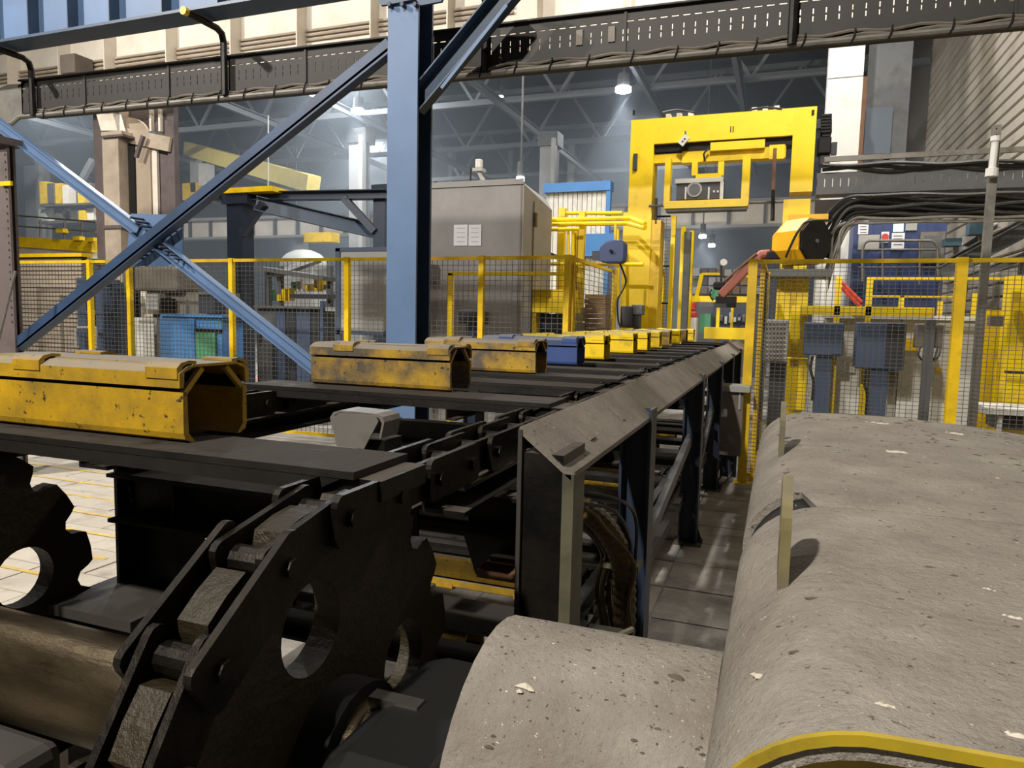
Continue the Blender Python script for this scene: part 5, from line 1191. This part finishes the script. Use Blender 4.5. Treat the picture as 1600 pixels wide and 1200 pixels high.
# far clutter behind the conveyor end and behind the fence
fc = thing('far_stacked_goods', (-4, 28, 0), 'brown stacked goods and yellow frames at the far end beyond the conveyor', 'goods')
for i in range(9):
    px = 1082+i*12.5
    for k in range(3): pbox(px, 418+k*14+random.uniform(0, 3), px+11, 431+k*14, 28+random.uniform(0, 0.6), 1).build('pack', M[random.choice(['brick', 'greycab', 'lightgrey', 'brownsteel'])], fc)
pfloor(1080, 460, 1200, 28.5, 1).build('base_wall', M['greysteel'], fc)
fy = thing('far_yellow_frame', (-2.2, 20, 0), 'slanted yellow guard frame beyond the end of the conveyor', 'frame')
MB().bar(aty(1097, 428, 20), aty(1087, 470, 20), 0.1, 0.12).build('slanted_post', M['yellow_clean'], fy); MB().bar(aty(1097, 428, 20), aty(1125, 428, 20), 0.08, 0.06).build('top_bar', M['yellow_clean'], fy); MB().bar(aty(1150, 430, 20), aty(1172, 432, 20), 0.08, 0.06).build('top_bar', M['yellow_clean'], fy)
MB().bar(aty(1078, 467, 20), aty(1170, 468, 20), 0.2, 0.16).build('lower_bar', M['yellow_clean'], fy); pfloor(1117, 480, 1122, 20, 0.15).build('post', M['yellow_clean'], fy); pfloor(1140, 466, 1144, 20.4, 0.15).build('post', M['yellow_clean'], fy)
rd = thing('red_floor_machine', (-2.9, 19, 0), 'small orange red machine beyond the mesh cage', 'machine'); pbox(1072, 472, 1086, 485, 19, 0.4).build('head', M['redbright'], rd, bevel=0.03); pbox(1070, 487, 1087, 496, 19, 0.4).build('middle', M['redbright'], rd, bevel=0.03); pfloor(1072, 496, 1086, 19, 0.4).build('body', M['white'], rd)
en2 = thing('conveyor_end_machine', (-1.7, 22, 0), 'dark machine with shiny parts closing the far end of the conveyor', 'machine')
pbox(1112, 482, 1168, 512, 22, 1.0).build('body', M['blue_dark'], en2); pbox(1100, 512, 1172, 530, 19.5, 0.6).build('yellow_end', M['yellow_clean'], en2)
for i in range(7): pbox(1118+i*7, 488+random.uniform(0, 8), 1122+i*7, 500+random.uniform(0, 6), 21.9, 0.1).build('shiny_part', M[random.choice(['white', 'galv', 'lightgrey'])], en2)
pbox(1093, 490, 1110, 520, 21, 0.5).build('green_unit', M['green'], en2)
# roof trusses and purlins
for i, Y in enumerate((19.5, 27.0, 34.0, 41.0)):
    t = thing('roof_truss', (-18, Y, 11), 'grey lattice roof truss across the far hall, %s from the camera' % ordn[i].replace('nearest', 'first'), 'truss', 'roof trusses')
    zb_, zt_ = 10.6, 13.2
    MB().bar((HX0+0.02, Y, zb_), (HX1-0.1, Y, zb_), 0.2, 0.22).build('bottom_chord', M['truss'], t); MB().bar((HX0+0.02, Y, zt_), (HX1-0.1, Y, zt_), 0.2, 0.2).build('top_chord', M['truss'], t)
    n = 26; w_ = (HX1-HX0-0.4)/n
    for k in range(n):
        x = HX0+0.1+k*w_; MB().bar((x, Y, zb_ if k % 2 else zt_), (x+w_, Y, zt_ if k % 2 else zb_), 0.1, 0.12).build('web_member', M['truss'], t)
for i, (p, lab) in enumerate((((740, 130), 'middle'), ((470, 140), 'left of the column'), ((335, 158), 'over the yellow crane'), ((990, 105), 'above the gantry'), ((50, 185), 'at the far left'), ((1150, 100), 'right of the gantry'))):
    q = atz(*p, 10.4); x = q.x
    t = thing('roof_purlin', (x, 28, 10.4), 'long grey roof member running away from the camera, %s' % lab, 'purlin', 'roof purlins')
    MB().bar((x, max(14, q.y-8), 10.4), (x, 45.5, 10.4), 0.14, 0.2).build('member', M['truss'], t); MB().bar((x, max(14, q.y-8), 10.55), (x, 45.5, 10.55), 0.3, 0.03).build('flange', M['truss'], t)

# ------------------------------------------------------------------ floodlights: housing, glowing lens and their real beam
def flood(px, py, Y, r, power, label, tilt=(0.0, -0.1, -1), beam=62):
    c = aty(px, py, Y)
    t = thing('floodlight', c, label, 'floodlight', 'floodlights under the roof')
    MB().cyl(c+Vector((0, 0, 0.02)), c+Vector((0, 0.05, 0.45)), r*0.8, 12).build('housing', M['greysteel'], t)
    MB().cyl(c+Vector((0, 0, -0.1)), c+Vector((0, 0.0, 0.02)), r, 16).build('lens', M['lamp'], t)
    MB().bar(c+Vector((0, 0.05, 0.45)), Vector((c.x, c.y+0.05, 13.5)), 0.05, 0.05).build('stem', M['greysteel'], t)
    if power:
        L = lamp('floodlight_beam', 'SPOT', c+Vector((0, 0, -0.14)), power, (0.9, 0.95, 1.0), c+Vector(tilt)*3, r*S*0.8, beam, 0.35)
    return t
flood(559, 172, 24, 0.24, 1300, 'brightest floodlight under the roof left of the blue column')
flood(974, 138, 24, 0.26, 1900, 'bright floodlight under the roof left of the gantry top')
flood(783, 151, 30, 0.10, 0, 'small roof lamp between the two bright floodlights')
flood(813, 278, 20, 0.12, 300, 'small work lamp just above the grey enclosure')
flood(1098, 368, 30, 0.14, 700, 'upper of two low floodlights under the far girder beyond the gantry')
flood(1112, 382, 34, 0.14, 700, 'lower of two low floodlights under the far girder beyond the gantry')
flood(462, 370, 34, 0.12, 500, 'far floodlight seen under the portal frame')

# ------------------------------------------------------------------ debris on the covers and the sloped plate
def shell_z(x):
    p = cover_prof()
    for i in range(2, len(p)-1):
        if p[i][0] <= x <= p[i+1][0]: t_ = (x-p[i][0])/max(1e-6, p[i+1][0]-p[i][0]); return p[i][1]+(p[i+1][1]-p[i][1])*t_
    return CZ
def small_z(y): 
    d = (y-1.36)/0.31; return 1.12+0.305*math.sqrt(max(0, 1-d*d))
def chip(a, x, y, z, s, flat=0.2):
    n = 7; vs = []; el = random.uniform(0.8, 2.0)
    for k in range(n):
        th = 2*math.pi*k/n + random.uniform(-0.3, 0.3); r_ = s*random.uniform(0.55, 1.1); vs.append((x+r_*math.cos(th)*el, y+r_*math.sin(th)*0.9, z-0.002))
    vs.append((x+random.uniform(-.2, .2)*s, y+random.uniform(-.2, .2)*s, z+s*flat*random.uniform(0.6, 1.3)))
    a.add(vs, [(k, (k+1) % n, n) for k in range(n)] + [tuple(range(n-1, -1, -1))])
M['crumb'] = mat('dark_crumbs', '#4d463e', 0.9, var=0.3, scale=30); M['flake'] = mat('pale_flakes', '#b8af9f', 0.85, var=0.12, scale=30)
for nm, mt_, cnt, smin, smax in (('dark_crumbs', 'crumb', 1300, 0.0012, 0.013), ('pale_crumbs', 'flake', 420, 0.001, 0.006)):
    a = MB()
    for i in range(cnt):
        x = random.uniform(0.0, 1.2); y = 0.82 + 2.65*random.random()**1.2
        if x < 0.02: continue
        if 1.69 < y < 1.73: continue
        chip(a, x, y, shell_z(x), (smin+(smax-smin)*random.random()**3.5)*(0.35+0.4*y))
    for i in range(cnt//3):
        x = random.uniform(-0.52, -0.08); y = random.uniform(1.12, 1.6); chip(a, x, y, small_z(y), (smin+(smax-smin)*random.random()**3.5)*0.5)
    for i in range(cnt//4):
        t_ = random.random(); y = 2.3 + 5*random.random()**1.6; chip(a, GU[0]+(GL[0]-GU[0])*t_, y, GU[1]+(GL[1]-GU[1])*t_, (smin+(smax-smin)*random.random()**3)*0.7)
    o = a.build(nm, M[mt_], org=(0.3, 1.5, 1.6)); tag(o, ('dark' if 'dark' in nm else 'pale')+' crumbs scattered over the dusty covers and the sloped plate', 'crumbs', kind='stuff')
for i, (px, py, s, lab) in enumerate(((1400, 708, 0.05, 'white torn flake near the far end of the large cover'), (1375, 663, 0.05, 'pale flake close to the far edge of the large cover'), (1580, 968, 0.018, 'pale oval flake at the right edge of the large cover'), (1385, 1102, 0.014, 'crusty pale lump above the yellow rim'),
        (1545, 925, 0.014, 'pale curled flake right of the middle of the large cover'), (1590, 1155, 0.016, 'white flake at the bottom right corner'), (1190, 1040, 0.018, 'cream paint flake on the left shoulder of the large cover'), (1490, 675, 0.05, 'long pale flake at the far right of the large cover'))):
    g = atz(px, py, shell_z(0.02) if px < 1200 else CZ); g.z = shell_z(max(0.0, min(1.2, g.x)))+0.001
    a = MB(); s *= 0.5; chip(a, g.x, g.y, g.z, s, 0.2); chip(a, g.x+s*0.9, g.y-s*0.4, g.z, s*0.6, 0.3); chip(a, g.x-s*0.9, g.y+s*0.3, g.z, s*0.5, 0.3); tag(a.build('plaster_flake', M['flake']), lab, 'flake', 'larger flakes on the covers')
for i, (px, py, s, lab) in enumerate(((820, 1062, 0.014, 'branching pale lump on the left of the small cover'), (1054, 1072, 0.011, 'dark and white lump near the right end of the small cover'), (1052, 1150, 0.011, 'dark lump low on the right of the small cover'), (1075, 1175, 0.014, 'pale streaky lump in the lower right of the small cover'), (952, 1134, 0.009, 'dark crumb lump in the middle of the small cover'))):
    g = atz(px, py, 1.40); g.z = small_z(g.y)
    a = MB(); chip(a, g.x, g.y, g.z, s, 0.5); chip(a, g.x+s, g.y-s*0.5, g.z, s*0.6, 0.4); chip(a, g.x-s*0.3, g.y-s*1.2, g.z-0.003, s*0.5, 0.4); tag(a.build('dust_lump', M['crumb'] if 'dark' in lab else M['flake']), lab, 'lump', 'lumps on the small cover')

# ------------------------------------------------------------------ haze in the far hall
hz = bpy.data.materials.new('hall_haze'); hz.use_nodes = True; nt = hz.node_tree; nt.nodes.clear()
vo = nt.nodes.new('ShaderNodeVolumeScatter'); vo.inputs['Color'].default_value = (0.80, 0.90, 1.0, 1); vo.inputs['Density'].default_value = 0.018; vo.inputs['Anisotropy'].default_value = 0.35
mo_ = nt.nodes.new('ShaderNodeOutputMaterial'); nt.links.new(vo.outputs[0], mo_.inputs['Volume'])
o = MB().box((HX0+0.1, 18.8, 0.05), (HX1-0.2, HY1-0.1, HZ-0.05)).build('haze', hz); tag(o, 'thin bluish haze filling the far part of the hall', 'haze', kind='stuff')
SC.cycles.volume_bounces = 0; SC.cycles.max_bounces = 4; SC.cycles.diffuse_bounces = 2; SC.cycles.glossy_bounces = 2; SC.cycles.transparent_max_bounces = 4
SC.cycles.sample_clamp_indirect = 4.0
for o in list(COL.objects):
    if '_org' in o: del o['_org']
